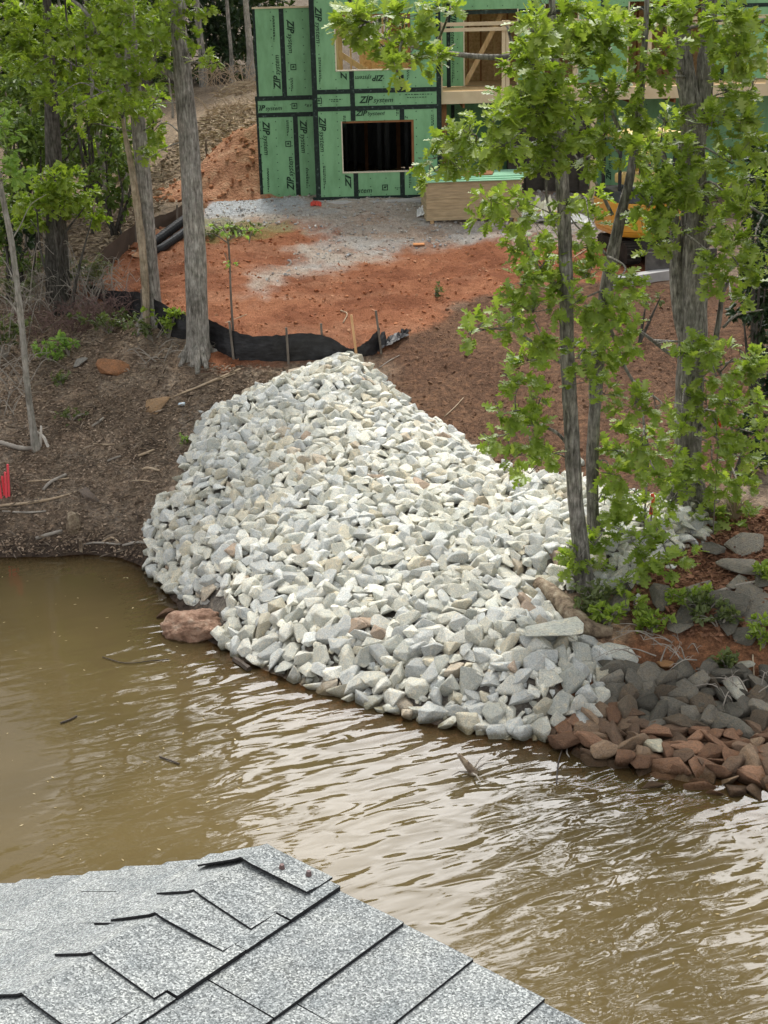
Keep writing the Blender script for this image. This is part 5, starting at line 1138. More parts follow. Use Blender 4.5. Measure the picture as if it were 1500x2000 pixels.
leafy_tree('oak_tree', 'slender leafy oak rising from the pale rocks beside the driftwood log', 'tree', (1142, 1152), YA, m_bo,
    [dict(p=[(1142, 1150), (1136, 1080), (1126, 1000), (1119, 900), (1114, 800), (1108, 690), (1106, 560), (1102, 440), (1097, 330), (1090, 220), (1084, 110), (1078, 0), (1070, -120)], w=[38, 34, 32, 31, 30, 28, 27, 26, 24, 20, 16, 12, 8], up=np.array([-.2, .3, 3.0]), seg=14)],
    [([(1086, 130), (1040, 112), (960, 112), (880, 105), (810, 92), (740, 70), (700, 50)], 14, 4), ([(1098, 330), (1050, 300), (980, 290), (900, 315), (850, 335)], 12, 3), ([(1105, 560), (1060, 540), (1030, 480), (960, 420)], 10, 3), ([(1112, 720), (1070, 690), (1000, 645), (930, 645)], 9, 3), ([(1118, 880), (1080, 840), (1020, 830), (985, 850)], 8, 3),
     ([(1098, 260), (1060, 180), (1010, 110), (990, 50)], 12, 4), ([(1105, 470), (1070, 400), (1065, 330), (1035, 300)], 6, 2), ([(1102, 500), (1090, 430), (1040, 400)], 5, 2), ([(1125, 1000), (1140, 1040), (1160, 1065)], 5, 2)],
    [(*c[:4], c[4] - (.9 if c[1] < 300 else 0)) for c in shrinkY(BA, YA - .5, .9, 3)], 2.8, 6, .20, m_lo, seed=41)
BB = [(1150, 40, 50, 40), (1180, 90, 60, 46), (1140, 130, 46, 46), (1210, 30, 50, 34), (1160, 190, 46, 40), (1210, 170, 40, 44), (1130, 250, 40, 36), (1180, 265, 44, 30), (1235, 230, 40, 36), (1160, 310, 46, 24), (1140, 395, 34, 26), (1105, 405, 24, 24), (1150, 430, 26, 22), (1240, 300, 34, 28),
      (1130, 480, 40, 28), (1150, 540, 40, 28), (1210, 545, 40, 26), (1125, 590, 40, 28), (1180, 590, 44, 26), (1225, 595, 28, 22), (1150, 640, 36, 26), (1200, 640, 42, 24), (1225, 670, 24, 26), (1130, 700, 22, 26), (1170, 690, 34, 28), (1145, 745, 34, 26), (1180, 770, 26, 26), (1210, 700, 26, 18),
      (1240, 790, 44, 26), (1280, 795, 30, 20), (1230, 835, 34, 30), (1205, 880, 44, 30), (1255, 870, 40, 30), (1290, 890, 30, 26), (1190, 925, 34, 24), (1240, 930, 44, 28), (1290, 935, 36, 26), (1225, 975, 44, 28), (1180, 985, 36, 28), (1270, 1000, 36, 24), (1215, 1030, 34, 24), (1250, 1055, 44, 26), (1300, 1060, 36, 26), (1260, 1100, 40, 26), (1310, 1110, 32, 22), (1340, 1085, 18, 14), (1230, 1140, 18, 18), (1275, 1150, 26, 24), (1240, 1190, 24, 26), (1215, 1230, 16, 24), (1265, 1180, 26, 20)]
leafy_tree('oak_tree', 'thin straight oak standing just behind the slender one with leaves down to the dark slabs', 'tree', (1164, 1105), YB2, m_bo,
    [dict(p=[(1164, 1105), (1158, 1000), (1157, 900), (1162, 800), (1170, 700), (1180, 590), (1196, 500), (1214, 415), (1230, 350), (1246, 240), (1255, 140), (1262, 40), (1268, -100)], w=[30, 25, 25, 24, 24, 25, 25, 20, 17, 15, 12, 10, 7], up=np.array([.1, .2, 2.6]), seg=12)],
    [([(1158, 900), (1156, 820), (1152, 760), (1156, 700)], 8, 4), ([(1176, 610), (1200, 660), (1222, 720), (1250, 770), (1258, 830), (1268, 880)], 9, 4), ([(1240, 745), (1236, 765), (1238, 785)], 6, 3), ([(1268, 880), (1262, 960), (1258, 1040), (1262, 1120)], 5, 2), ([(1196, 420), (1160, 350), (1120, 300)], 8, 3), ([(1212, 260), (1180, 180), (1160, 100)], 9, 4), ([(1258, 1040), (1240, 1110), (1238, 1180), (1220, 1235)], 4, 2),
     ([(1186, 500), (1160, 470), (1125, 440), (1100, 400)], 6, 2), ([(1210, 300), (1180, 260), (1150, 230), (1130, 205)], 5, 2)],
    shrinkY(BB, YB2 - .9, .9, 5), 2.7, 6, .20, m_lo, seed=43)
BC = [(1262, 340, 30, 24), (1280, 375, 26, 20), (1255, 445, 30, 22), (1275, 430, 30, 22), (1290, 40, 46, 36), (1350, 30, 50, 30), (1420, 40, 50, 36), (1475, 60, 36, 40), (1440, 110, 50, 30), (1395, 85, 36, 28), (1300, 95, 34, 28), (1270, 150, 40, 36), (1420, 180, 44, 36), (1470, 170, 30, 36), (1390, 240, 36, 30), (1445, 250, 44, 36), (1485, 280, 24, 40), (1300, 240, 36, 34), (1270, 290, 36, 34), (1320, 300, 44, 30), (1370, 320, 46, 30), (1430, 320, 44, 30), (1475, 350, 30, 34), (1290, 350, 40, 30), (1340, 370, 44, 28), (1270, 400, 36, 30), (1310, 425, 34, 26), (1400, 390, 50, 30), (1450, 410, 44, 28), (1290, 465, 36, 26), (1390, 445, 30, 24), (1440, 470, 40, 26), (1485, 470, 22, 30), (1395, 500, 32, 24), (1445, 520, 44, 28), (1400, 545, 30, 18), (1480, 540, 24, 24), (1460, 575, 24, 18), (1270, 480, 22, 20),
      (1335, 665, 34, 20), (1370, 680, 40, 26), (1330, 700, 24, 20), (1410, 690, 36, 26), (1460, 700, 36, 24), (1400, 735, 36, 24), (1450, 745, 38, 24), (1490, 730, 20, 26), (1335, 790, 36, 24), (1380, 790, 34, 26), (1430, 790, 36, 26), (1480, 790, 24, 28), (1330, 835, 28, 26), (1440, 840, 40, 26), (1485, 850, 22, 26), (1400, 850, 26, 22), (1390, 900, 36, 24), (1440, 890, 36, 26), (1340, 905, 40, 24), (1480, 910, 24, 24), (1330, 950, 36, 24), (1385, 950, 40, 26), (1440, 950, 36, 22), (1420, 1000, 44, 24), (1375, 1010, 34, 18), (1465, 1010, 24, 16), (1310, 980, 22, 18)]
BC = [c for c in BC if not (1315 < c[0] < 1375 and 100 < c[1] < 200)]
big = leafy_tree('oak_tree', 'thickest rough barked oak forking high up on the right bank', 'tree', (1338, 988), YC2, m_bo,
    [dict(p=[(1338, 988), (1340, 940), (1342, 850), (1346, 740), (1352, 620), (1355, 500), (1356, 400), (1352, 300), (1350, 220), (1338, 150), (1328, 60), (1322, -60)], w=[70, 60, 52, 54, 56, 54, 50, 46, 42, 36, 34, 30], up=np.array([-.2, .3, 5.0]), seg=16, rough=.16),
     dict(p=[(1352, 320), (1372, 210), (1378, 130), (1385, 60), (1392, -80)], w=[34, 34, 32, 30, 26], ground=False, up=np.array([.3, .3, 5.0]), seg=12),
     dict(p=[(1345, 690), (1328, 620), (1320, 540), (1318, 450), (1308, 360), (1290, 280)], w=[30, 28, 26, 24, 18, 8], ground=False, seg=10)],
    [([(1352, 215), (1370, 205), (1400, 212), (1440, 235), (1490, 240)], 20, 6), ([(1378, 130), (1400, 80), (1440, 48), (1500, 42)], 16, 8), ([(1348, 700), (1310, 690), (1275, 665), (1248, 645)], 12, 5), ([(1352, 560), (1380, 540), (1410, 550)], 8, 4), ([(1395, 680), (1405, 620), (1412, 570), (1430, 540)], 13, 8), ([(1412, 640), (1440, 615), (1490, 605)], 6, 3), ([(1343, 850), (1380, 800), (1440, 770)], 9, 3), ([(1341, 930), (1390, 930), (1440, 920)], 8, 3), ([(1344, 760), (1390, 720), (1450, 700)], 9, 3), ([(1356, 440), (1400, 420), (1450, 400), (1490, 420)], 10, 4), ([(1356, 380), (1320, 340), (1280, 330)], 8, 3), ([(1390, 700), (1420, 760), (1430, 860), (1425, 960)], 7, 3)],
    shrinkY(BC, YC2 - 1.2, 1.1, 7), 3.3, 6, .20, m_lo, seed=47, depth=.9, top_blobs=[(1560, -200, 150, 130, YC2), (1650, 100, 120, 150, YC2), (1500, -480, 140, 150, YC2), (1700, -400, 150, 200, YC2)])
# the crowns that carry on above the frame (they show in the water and shade the bank)
# ---- left: two grey trunks and their crown --------------------------
YL1, YL2 = 29.6, 31.0
BL = [(250, 30, 70, 36), (180, 70, 60, 40), (290, 70, 46, 36), (130, 120, 60, 36), (230, 110, 60, 40), (310, 110, 34, 36), (170, 160, 60, 34), (270, 150, 50, 30), (100, 60, 60, 40), (110, 190, 50, 30), (215, 190, 46, 26), (250, 215, 40, 20), (290, 215, 24, 14), (355, 15, 30, 24), (300, 15, 40, 24), (395, 110, 28, 16), (420, 122, 18, 12), (375, 75, 18, 14), (400, 20, 30, 14), (295, 260, 14, 30), (290, 310, 14, 20), (200, 20, 60, 30), (330, 55, 24, 30), (60, 130, 46, 40), (150, 215, 40, 20)]
leafy_tree('oak_tree', 'tallest straight grey trunk at the foot of the clay bank with bright leaves above', 'tree', (388, 698), YL1, m_bg,
    [dict(p=[(388, 698), (386, 620), (382, 500), (376, 380), (370, 280), (362, 200), (355, 120), (348, 40), (342, -60)], w=[44, 43, 42, 40, 38, 36, 32, 28, 24], up=np.array([-.5, 0, 5.0]), seg=16, rough=.06)],
    [([(350, 158), (320, 138), (292, 128), (262, 126), (232, 112), (215, 85), (190, 70), (178, 40), (160, 15), (140, 0)], 13, 6), ([(292, 128), (270, 150), (240, 165), (200, 180)], 6, 2), ([(232, 112), (200, 120), (150, 130)], 6, 2)],
    shrinkY(BL, YL1 - .3, 1.3, 9), 4.6, 6, .17, m_ll, seed=51, depth=1.3, twig_frac=.12, top_blobs=[(250, -300, 200, 170, 30), (60, -350, 200, 200, 30), (330, -600, 170, 150, 30), (100, -750, 200, 170, 30)])
leafy_tree('oak_tree', 'second grey trunk leaning slightly left beside the tallest one', 'tree', (300, 655), YL2, m_bg,
    [dict(p=[(302, 655), (298, 580), (292, 500), (286, 420), (280, 340), (272, 260), (264, 180), (256, 100), (250, 0), (246, -80)], w=[38, 32, 30, 29, 28, 27, 25, 24, 22, 18], up=np.array([-.3, 0, 4.5]), seg=14, rough=.08)], [],
    shrinkY([(240, 215, 46, 22), (200, 205, 30, 18), (280, 200, 26, 20), (300, 300, 16, 24), (170, 240, 30, 20), (305, 250, 14, 24)], YL2 - .4, .5, 3), 5, 6, .19, m_ll, seed=53, twig_frac=.1, top_blobs=[(-120, -250, 180, 180, 31), (-200, -600, 200, 180, 31), (0, -500, 150, 120, 31), (420, -200, 60, 90, 31), (430, -420, 80, 100, 31)])
leafy_tree('snag_tree', 'dead peeling tan trunk leaning against the second grey trunk', 'dead tree', (292, 640), YL2 - .25, m_bt,
    [dict(p=[(286, 618), (284, 560), (278, 480), (268, 400), (256, 320), (246, 270), (239, 232)], w=[13, 15, 15, 14, 12, 9, 5], seg=9, rough=.2)], [], None, 0, 0, 0, None, seed=55)
leafy_tree('young_tree', 'thin pale leaning sapling by the pink stakes at the left edge', 'tree', (72, 872), 27.7, m_bp,
    [dict(p=[(70, 872), (62, 820), (52, 740), (44, 650), (34, 560), (22, 470), (8, 400), (0, 355), (-14, 280)], w=[17, 14, 13, 13, 12, 12, 11, 10, 8], seg=10, rough=.08)],
    [([(40, 620), (20, 590), (0, 575)], 4, 2), ([(22, 470), (40, 440), (60, 400), (90, 380)], 3, 1), ([(36, 570), (15, 520), (0, 500)], 3, 1)],
    shrinkY([(10, 262, 22, 14), (12, 300, 24, 18), (25, 335, 26, 18), (40, 330, 16, 10), (-10, 240, 30, 20)], 27.2, .2, 3), 5, 5, .20, m_lb, tpl=TRI3, seed=57)
# little sapling on the clay
leafy_tree('young_tree', 'very thin sapling with a flat tuft of yellow green leaves on the red clay', 'tree', (452, 640), 29.9, m_stake,
    [dict(p=[(455, 640), (451, 580), (449, 520), (446, 475), (440, 455), (430, 435)], w=[5, 4.5, 4, 4, 3, 2], seg=6, flare=1.0)], [([(447, 470), (470, 452), (500, 448)], 2.5, 1), ([(446, 475), (420, 458), (405, 455)], 2.5, 1)],
    shrinkY([(440, 448, 34, 9), (490, 446, 32, 9), (415, 440, 20, 7), (455, 518, 10, 12), (470, 458, 40, 8)], 29.8, .2, 3), 6, 4, .11, m_lb, tpl=SIMPLE, seed=59, twig_frac=.3)

# ---- forest behind on the left --------------------------------------
FT_ = [  # base u, v, Y, top u, top v, base px, top px, bark, label
    (112, 565, 33.2, 92, 20, 42, 16, m_bd, 'broad dark trunk in the undergrowth left of the grey trunks'),
    (216, 440, 40, 186, 235, 15, 10, m_bp, 'pale thin trunk seen through the middle of the left wood'),
    (402, 172, 60, 386, 0, 8, 6, m_bg, 'left one of two thin trunks above the tallest grey trunk'),
    (393, 168, 61, 380, 0, 7, 6, m_bg, 'slimmer one of the two thin trunks above the tallest grey trunk'),
    (453, 162, 60, 443, 0, 9, 7, m_bg, 'thin grey trunk on the hill top left of the green house'),
    (490, 165, 59, 480, 0, 16, 10, m_bp, 'pale trunk on the hill top touching the left corner of the house'),
    (104, 170, 56, 92, 0, 13, 9, m_bd, 'dark trunk standing deep in the left wood'),
    (60, 145, 54, 20, 0, 18, 9, m_bd, 'dark leaning trunk near the upper left corner of the wood'),
    (178, 440, 39, 172, 230, 8, 5, m_bd, 'forked thin dark stem in the left wood'),
    (338, 240, 52, 330, 150, 5, 3, m_bp, 'thinnest pale stem left of the tallest grey trunk'),
    (140, 440, 42, 128, 240, 8, 6, m_bp, 'pale slim trunk left of centre in the left wood'),
    (62, 430, 43, 58, 230, 9, 6, m_bp, 'pale slim trunk near the left edge of the wood'),
    (250, 430, 41, 238, 150, 9, 6, m_bp, 'pale slim trunk behind the second grey trunk'),
    (185, 470, 37.5, 150, 240, 9, 5, m_bd, 'thin dark stem leaning in the left wood undergrowth')]
for i, (u, v, Y, tu, tv, w0, w1, mt, lab) in enumerate(FT_):
    b0 = atY(u, v, Y); b0[2] = gz1(b0[0], b0[1]); t = thing('forest_tree', b0, lab, 'tree'); mb = MB()
    trunk_tube(mb, [(u, v), (u * .6 + tu * .4 + 2, v * .6 + tv * .4), (tu, tv), (tu - (u - tu) * .4, tv - 140)], [w0, w0 * .8, w1, w1 * .8], Y, 9, .1, i, up=np.array([0, 0, 6.0])); mb.build('trunk', mt, t, smooth=True)
    tp = atY(tu, tv, Y); rng = np.random.default_rng(200 + i)
    if i not in (8, 9, 10, 11, 12, 13):
        n = 260; q = nrm(rng.normal(size=(n, 3))) * rng.random((n, 1)) ** .4; hz_ = max(tp[2], 13) + 3; C = np.array([tp[0], tp[1], hz_]) + q * np.array([2.6, 2.6, 4.2]); crown('foliage', t, C, q + [0, 0, .3], 7, .42, m_lf, SIMPLE, rng)
# understorey masses: each a shrub or small tree with its own leaves
US = [((170, 240), 41, [(60, 40, 80, 50), (140, 60, 80, 50), (220, 50, 70, 50), (60, 110, 70, 40), (160, 130, 70, 40), (250, 110, 50, 40), (310, 60, 30, 40)], m_ll, .24, 'tall yellow green tree filling the upper left of the wood'),
      ((30, 380), 39, [(40, 170, 60, 40), (110, 200, 60, 34), (30, 230, 50, 40), (90, 270, 60, 34), (170, 220, 50, 34), (40, 290, 50, 34), (130, 320, 50, 30), (210, 200, 40, 30)], m_lf, .20, 'broad mid green tree behind the leaning sapling'),
      ((270, 390), 43, [(300, 200, 26, 30), (260, 250, 30, 30), (225, 270, 40, 34), (300, 250, 20, 30), (250, 330, 40, 34), (200, 300, 40, 30), (300, 340, 20, 20), (270, 380, 30, 20)], m_ll, .18, 'light green young tree behind the second grey trunk'),
      ((180, 400), 46, [(190, 360, 50, 30), (140, 380, 40, 24), (240, 370, 40, 24), (170, 300, 50, 40), (80, 350, 50, 40)], m_lf, .22, 'shady green thicket in the middle of the left wood'),
      ((20, 520), 33.5, [(10, 400, 30, 40), (30, 430, 44, 24), (0, 470, 30, 24), (70, 440, 40, 20)], m_lf, .16, 'dense green bush under the sapling top at the left edge'),
      ((40, 300), 36.5, [(30, 250, 50, 50), (60, 330, 50, 40), (20, 380, 40, 40), (80, 280, 40, 40)], m_lf, .20, 'dark leafy young tree at the left edge of the wood'),
      ((110, 500), 32.4, [(100, 350, 60, 24), (130, 380, 60, 30), (70, 390, 50, 24), (100, 410, 60, 20), (165, 405, 40, 18), (60, 430, 40, 20), (180, 425, 30, 12)], m_ll, .17, 'low spreading yellow green maple in front of the dark trunk'),
      ((230, 430), 37.0, [(230, 330, 44, 34), (215, 380, 40, 24), (245, 400, 40, 24), (205, 290, 40, 26), (250, 280, 30, 30), (190, 350, 26, 24)], m_lf, .17, 'fresh green bush behind the second grey trunk'),
      ((130, 300), 44, [(130, 260, 60, 34), (170, 300, 50, 30), (90, 220, 60, 40), (200, 250, 40, 30), (110, 310, 50, 24), (150, 340, 50, 20)], m_lf, .22, 'mid green tree in the middle of the left wood'),
      ((30, 470), 34, [(20, 450, 44, 20), (60, 475, 44, 16), (25, 490, 36, 14)], m_le, .16, 'dark green bush below the maple at the left edge'),
      ((310, 300), 46, [(325, 290, 16, 22), (335, 330, 14, 16), (315, 345, 18, 12), (310, 380, 14, 14)], m_ll, .16, 'small bush between the two grey trunks'),
      ((60, 200), 50, [(40, 170, 60, 50), (110, 140, 50, 50), (30, 90, 50, 50), (80, 60, 50, 50), (150, 90, 50, 50)], m_lf, .28, 'shaded tree in the upper left of the wood'),
      ((420, 100), 66, [(420, 60, 40, 50), (470, 50, 40, 50), (400, 20, 40, 30), (455, 110, 46, 26)], m_le, .34, 'dark pine mass behind the hill top trunks'),
      ((310, 190), 58, [(320, 180, 20, 30), (310, 140, 24, 30)], m_lf, .28, 'shaded leaves behind the tall trunk on the hill')]
for i, ((bu, bv), Y, bl, mt, sz, lab) in enumerate(US):
    p = atY(bu, bv, Y); b0 = np.array([p[0], p[1], gz1(p[0], p[1])]); t = thing('understory_tree', b0, lab, 'tree'); rng = np.random.default_rng(300 + i); mb = MB()
    C, DD, own = blob_points([(*b_, Y + rng.uniform(-.8, .8)) for b_ in bl], 9 if sz < .25 else 7, rng, 1.2)
    for b_ in bl:
        c = atY(b_[0], b_[1], Y); mb.tube(smooth_path([b0 + [rng.uniform(-.2, .2), 0, -.1], (b0 + c) / 2 + rng.normal(size=3) * .15, c], 4), list(np.linspace(.05, .012, 9)), 6)
    mb.build('stems', m_bd, t, smooth=True); crown('foliage', t, C, DD, 6, sz, mt, SIMPLE if mt is not m_ll else TRI3, rng, droop=.3)
# distant wood closing the view: one mass
rng = np.random.default_rng(77); n = 13000
cx = np.where(rng.random(n) < .75, rng.uniform(-25, -4, n), rng.uniform(-42, 24, n)); cy = 66 + 12 * rng.random(n); cz = gz(cx, cy); hh_ = np.where(cx < -4, 17, 10) + 4 * fbm(cx * .14, cx * 0, 5); C = np.stack([cx, cy, cz + rng.random(n) ** .8 * hh_], -1)
P, AX, NN, SZ = rosettes(C, rng.normal(size=(n, 3)) + [0, -.4, .3], 7, .36, rng); V, Fs = leaf_mesh('w', P, AX, NN, SZ, SIMPLE); o = link_mesh('distant_woods', np_mesh('distant_woods', V, Fs), m_ld); tag(o, 'dense far off wood closing the view on the hill', kind='stuff')
# wood behind and beside the house on the right
RT = [(1490, 430, 27, [(1490, 440, 30, 40), (1475, 500, 26, 36), (1495, 560, 30, 36), (1480, 620, 26, 36), (1500, 680, 26, 40), (1470, 400, 30, 34), (1510, 760, 30, 40), (1450, 600, 20, 30)], m_le, .15, 'dark evergreen filling the right edge behind the thick oak'),
      (1440, 880, 24.5, [(1470, 820, 30, 24), (1490, 880, 26, 30), (1460, 930, 26, 20)], m_le, .13, 'dark evergreen bush low at the right edge'),
      (1520, 620, 31, [(1490, 330, 36, 60), (1520, 420, 50, 60), (1560, 520, 60, 70), (1480, 560, 30, 50), (1600, 400, 70, 90), (1660, 560, 70, 90), (1720, 440, 70, 110)], m_le, .20, 'taller dark evergreen thicket just inside the right edge on the slope'),
      (1250, 640, 29.5, [(1262, 590, 14, 10), (1290, 580, 12, 8)], m_ls, .10, 'small weed tuft below the concrete curb')]
for i, (bu, bv, Y, bl, mt, sz, lab) in enumerate(RT):
    p = atY(bu, bv, Y); b0 = np.array([p[0], p[1], gz1(p[0], p[1])]); t = thing('evergreen_shrub' if i < 3 else 'weed', b0, lab, 'shrub' if i < 3 else 'weed'); rng = np.random.default_rng(340 + i); mb = MB()
    C, DD, own = blob_points([(*b_, Y + rng.uniform(-.5, .5)) for b_ in bl], 12, rng, .8)
    for b_ in bl: c = atY(b_[0], b_[1], Y); mb.tube([b0, (b0 + c) / 2, c], [.04, .03, .01], 5)
    mb.build('stems', m_bd, t); crown('foliage', t, C, DD, 7, sz, mt, SIMPLE, rng)
# ================================================================== UNDERGROWTH, WEEDS, LITTER
def bush(name, label, cat, uv, h, w_, n, per, sz, mat, seed, stems=8, tpl=SIMPLE, smat=None):
    b0 = G(*uv); rng = np.random.default_rng(seed); t = thing(name, b0, label, cat); mb = MB(); C = []
    for i in range(stems):
        a = rng.uniform(0, 6.28); e = b0 + [math.cos(a) * w_ * rng.uniform(.3, 1), math.sin(a) * w_ * .6 * rng.uniform(.3, 1), h * rng.uniform(.5, 1)]; m_ = b0 + (e - b0) * .5 + [0, 0, h * .18]
        P = smooth_path([b0 + [0, 0, -.05], m_, e], 4); mb.tube(P, list(np.linspace(.012, .003, len(P))), 4)
        for k in range(max(1, n // stems)): C.append(P[int(rng.integers(len(P) // 3, len(P)))] + rng.normal(size=3) * .06)
    mb.build('stems', smat or m_twig, t)
    if n: C = np.array(C); crown('foliage', t, C, rng.normal(size=C.shape) + [0, 0, .8], per, sz, mat, tpl, rng)
    return t
bush('shrub', 'low leafy shrub with yellow green leaves at the foot of the second grey trunk', 'shrub', (300, 665), .55, 1.0, 60, 5, .10, m_ls, 1, 10)
bush('shrub', 'spindly green shrub right of the second grey trunk base', 'shrub', (330, 660), .6, .5, 60, 5, .11, m_ll, 2)
bush('shrub', 'low bright green shrub spreading in front of the black fence', 'shrub', (215, 650), .45, .9, 70, 5, .10, m_ls, 3, 10)
bush('shrub', 'grey green shrub beside the broad dark trunk', 'shrub', (165, 575), .8, .7, 80, 5, .11, m_lw, 4, 10)
bush('shrub', 'dusty shrub below the left end of the black fence', 'shrub', (180, 560), .5, .6, 50, 5, .10, m_lw, 5)
bush('shrub', 'pale green undergrowth at the left edge above the sapling', 'shrub', (40, 620), 1.1, .9, 90, 5, .12, m_lw, 6, 12)
bush('shrub', 'leafy undergrowth left of the leaning sapling foot', 'shrub', (10, 700), .9, .8, 80, 5, .12, m_ls, 7, 10)
bush('shrub', 'green plant with broad leaves in the middle of the left bank', 'plant', (135, 695), .4, .3, 22, 5, .16, m_lb, 8, 6)
bush('shrub', 'bright yellow green plant low on the left bank', 'plant', (98, 705), .35, .5, 34, 5, .13, m_lb, 9, 8)
bush('shrub', 'grey green bush in the shade left of the dark trunk', 'shrub', (60, 560), 1.0, 1.0, 90, 5, .12, m_lf, 10, 12)
bush('weed', 'small yellow weed by the pale rocks', 'weed', (357, 868), .18, .18, 24, 5, .06, m_lb, 11, 6)
bush('weed', 'green grass tuft on the left bank beside the sapling', 'weed', (118, 752), .25, .25, 30, 5, .09, m_ls, 12, 8)
bush('weed', 'faint green weed lower on the left bank', 'weed', (140, 820), .2, .4, 40, 5, .06, m_ls, 13, 8)
bush('weed', 'little weed growing on the red clay', 'weed', (850, 578), .15, .18, 26, 5, .07, m_ls, 14, 6)
bush('weed', 'green weed on the gravel edge below the blue grey gravel', 'weed', (470, 455), .15, .5, 60, 5, .08, m_ls, 15, 8)
bush('weed', 'low green growth under the grass edge of the gravel', 'weed', (415, 460), .12, .5, 60, 5, .07, m_ls, 16, 8)
for i, (u, v, h, w_, lab) in enumerate(((1165, 1190, .45, .4, 'green vine at the foot of the slender oak'), (1185, 1225, .35, .35, 'leafy weed at the end of the driftwood log'), (1150, 1210, .3, .3, 'grassy weed beside the driftwood log'), (1340, 1190, .35, .45, 'yellow green weed between the dark slabs'), (1375, 1200, .3, .35, 'weed tuft above the orange cut bank'), (1490, 1265, .4, .3, 'bright green weed at the right edge above the wall'), (1405, 1225, .3, .4, 'straggling weed hanging over the orange cut'), (1275, 1235, .3, .3, 'weed on the lip of the orange bank'), (1420, 1310, .2, .2, 'small green weed on top of the dark wall'), (1495, 1140, .3, .2, 'small bright weed beside the right edge slabs'))):
    bush('weed', lab, 'weed', (u, v), h, w_, 40, 5, .10, m_ll if i % 2 else m_ls, 30 + i, 8)
bush('dry_grass', 'tuft of dry tan grass at the foot of the thickest oak', 'grass tuft', (1435, 1015), .45, .5, 0, 0, 0, None, 50, 46, smat=m_tan)
# bare arching twigs: each a brushy dead shrub
def dead_brush(label, uv, h, w_, n, seed, mat=m_twig, r0=.012):
    b0 = G(*uv); rng = np.random.default_rng(seed); mb = MB()
    for i in range(n):
        a = rng.uniform(0, 6.28); o_ = b0 + [rng.uniform(-1, 1) * w_ * .5, rng.uniform(-.4, .4), -.03]; L = rng.uniform(.5, 1.2); e = o_ + [math.cos(a) * w_ * L, math.sin(a) * .5 * w_ * L, h * rng.uniform(.1, .9)]; m_ = (o_ + e) / 2 + [0, 0, h * rng.uniform(.2, .6)]
        P = smooth_path([o_, m_, e], 5); mb.tube(P, list(np.linspace(r0, r0 * .3, len(P))), 4)
        for k in range(3): j = int(rng.integers(3, len(P))); s_ = P[j]; d = rng.normal(size=3) * .22 * h; mb.tube([s_, s_ + d * .6 + [0, 0, .05], s_ + d + [0, 0, .04]], [r0 * .45, r0 * .35, r0 * .2], 3)
    tag(mb.build('dead_brush', mat, loc=b0), label, 'dead brush')
m_pbr = pmat('purple_twig', [(.10, .06, .055), (.16, .10, .09), (.20, .14, .12)], 6, .85)
dead_brush('tangle of bare arching grey twigs in front of the broad dark trunk', (120, 600), 1.6, 1.4, 14, 61)
dead_brush('bare grey brush piled left of the black fence', (85, 590), .8, 1.4, 20, 62); dead_brush('purplish brown brush heap below the black fence', (165, 640), .7, 1.2, 50, 63, m_pbr, .009); dead_brush('second purplish brush heap nearer the grey trunks', (235, 615), .6, .9, 34, 64, m_pbr, .009)
dead_brush('bare twigs arching at the left edge beside the sapling', (20, 680), 1.5, .9, 12, 65); dead_brush('thin dead brush at the far left by the sapling foot', (5, 800), .8, .6, 8, 66); dead_brush('loose grey sticks below the tallest grey trunk', (330, 700), .35, .9, 10, 67); dead_brush('long bare twigs hanging over the left wood edge', (60, 500), 2.2, 1.5, 9, 68)
dead_brush('fine dry roots and twigs hanging over the orange cut bank', (1300, 1265), .3, .9, 16, 69); dead_brush('dry twigs tangled among the dark wall rocks at the right', (1440, 1360), .4, .6, 10, 70); dead_brush('dead brush on the straw coloured hill left of the house', (440, 225), .6, 1.2, 14, 71, m_tan, .016); dead_brush('dry brush under the hill top trunks', (450, 165), .9, 2.0, 40, 72, m_tan, .014)
dead_brush('soft grey brush between the broad dark trunk and the second grey trunk', (200, 590), .9, 1.1, 22, 73); dead_brush('low brown brush on the left bank below the broad dark trunk', (110, 650), .6, 1.3, 30, 74, m_pbr, .009); dead_brush('bare grey brush against the left edge above the sapling foot', (25, 740), .7, 1.0, 16, 75)
# fallen leaves and chips: nobody could count them
def litter(name, poly, n, size, cols, label, seed, lift=.012, tpl=SIMPLE, aspect=1):
    rng = np.random.default_rng(seed); lo, hi = poly.min(0), poly.max(0); C = rng.uniform(lo, hi, (n * 3, 2)); C = C[(poly_sdf(C[:, 0], C[:, 1], poly) > 0) & (poly_sdf(C[:, 0], C[:, 1], PILE) < .05)][:n]
    x, y = C.T; N_ = gnormal(x, y); z = gz(x, y); keep = z > .02; x, y, z, N_ = x[keep], y[keep], z[keep], N_[keep]; m_ = len(x); P = np.stack([x, y, z + lift], -1)
    AX = rng.normal(size=(m_, 3)); AX[:, 2] *= .25; V, Fs = leaf_mesh(name, P, AX, N_ + rng.normal(size=(m_, 3)) * .5, size * rng.uniform(.5, 1.5, m_), (tpl[0] * [aspect, 1, 1], tpl[1]))
    m, nt, b = new_mat(name); g_ = N(nt, 'ShaderNodeNewGeometry'); nt.links.new(ramp(nt, g_.outputs['Random Per Island'], [(i / (len(cols) - 1), c) for i, c in enumerate(cols)]), b.inputs['Base Color']); b.inputs['Roughness'].default_value = .9; b.inputs['Specular IOR Level'].default_value = .15
    tag(link_mesh(name, np_mesh(name, V, Fs), m), label, kind='stuff')
LB = wpoly([(-120, 560), (200, 600), (330, 660), (420, 712), (560, 722), (560, 745), (430, 800), (360, 900), (290, 1010), (285, 1085), (-120, 1085)])
litter('leaf_litter', LB, 22000, .062, [(.10, .074, .055), (.20, .145, .10), (.32, .24, .17), (.15, .108, .077), (.44, .34, .25), (.24, .178, .127)], 'brown fallen leaves covering the left bank', 81, aspect=.9)
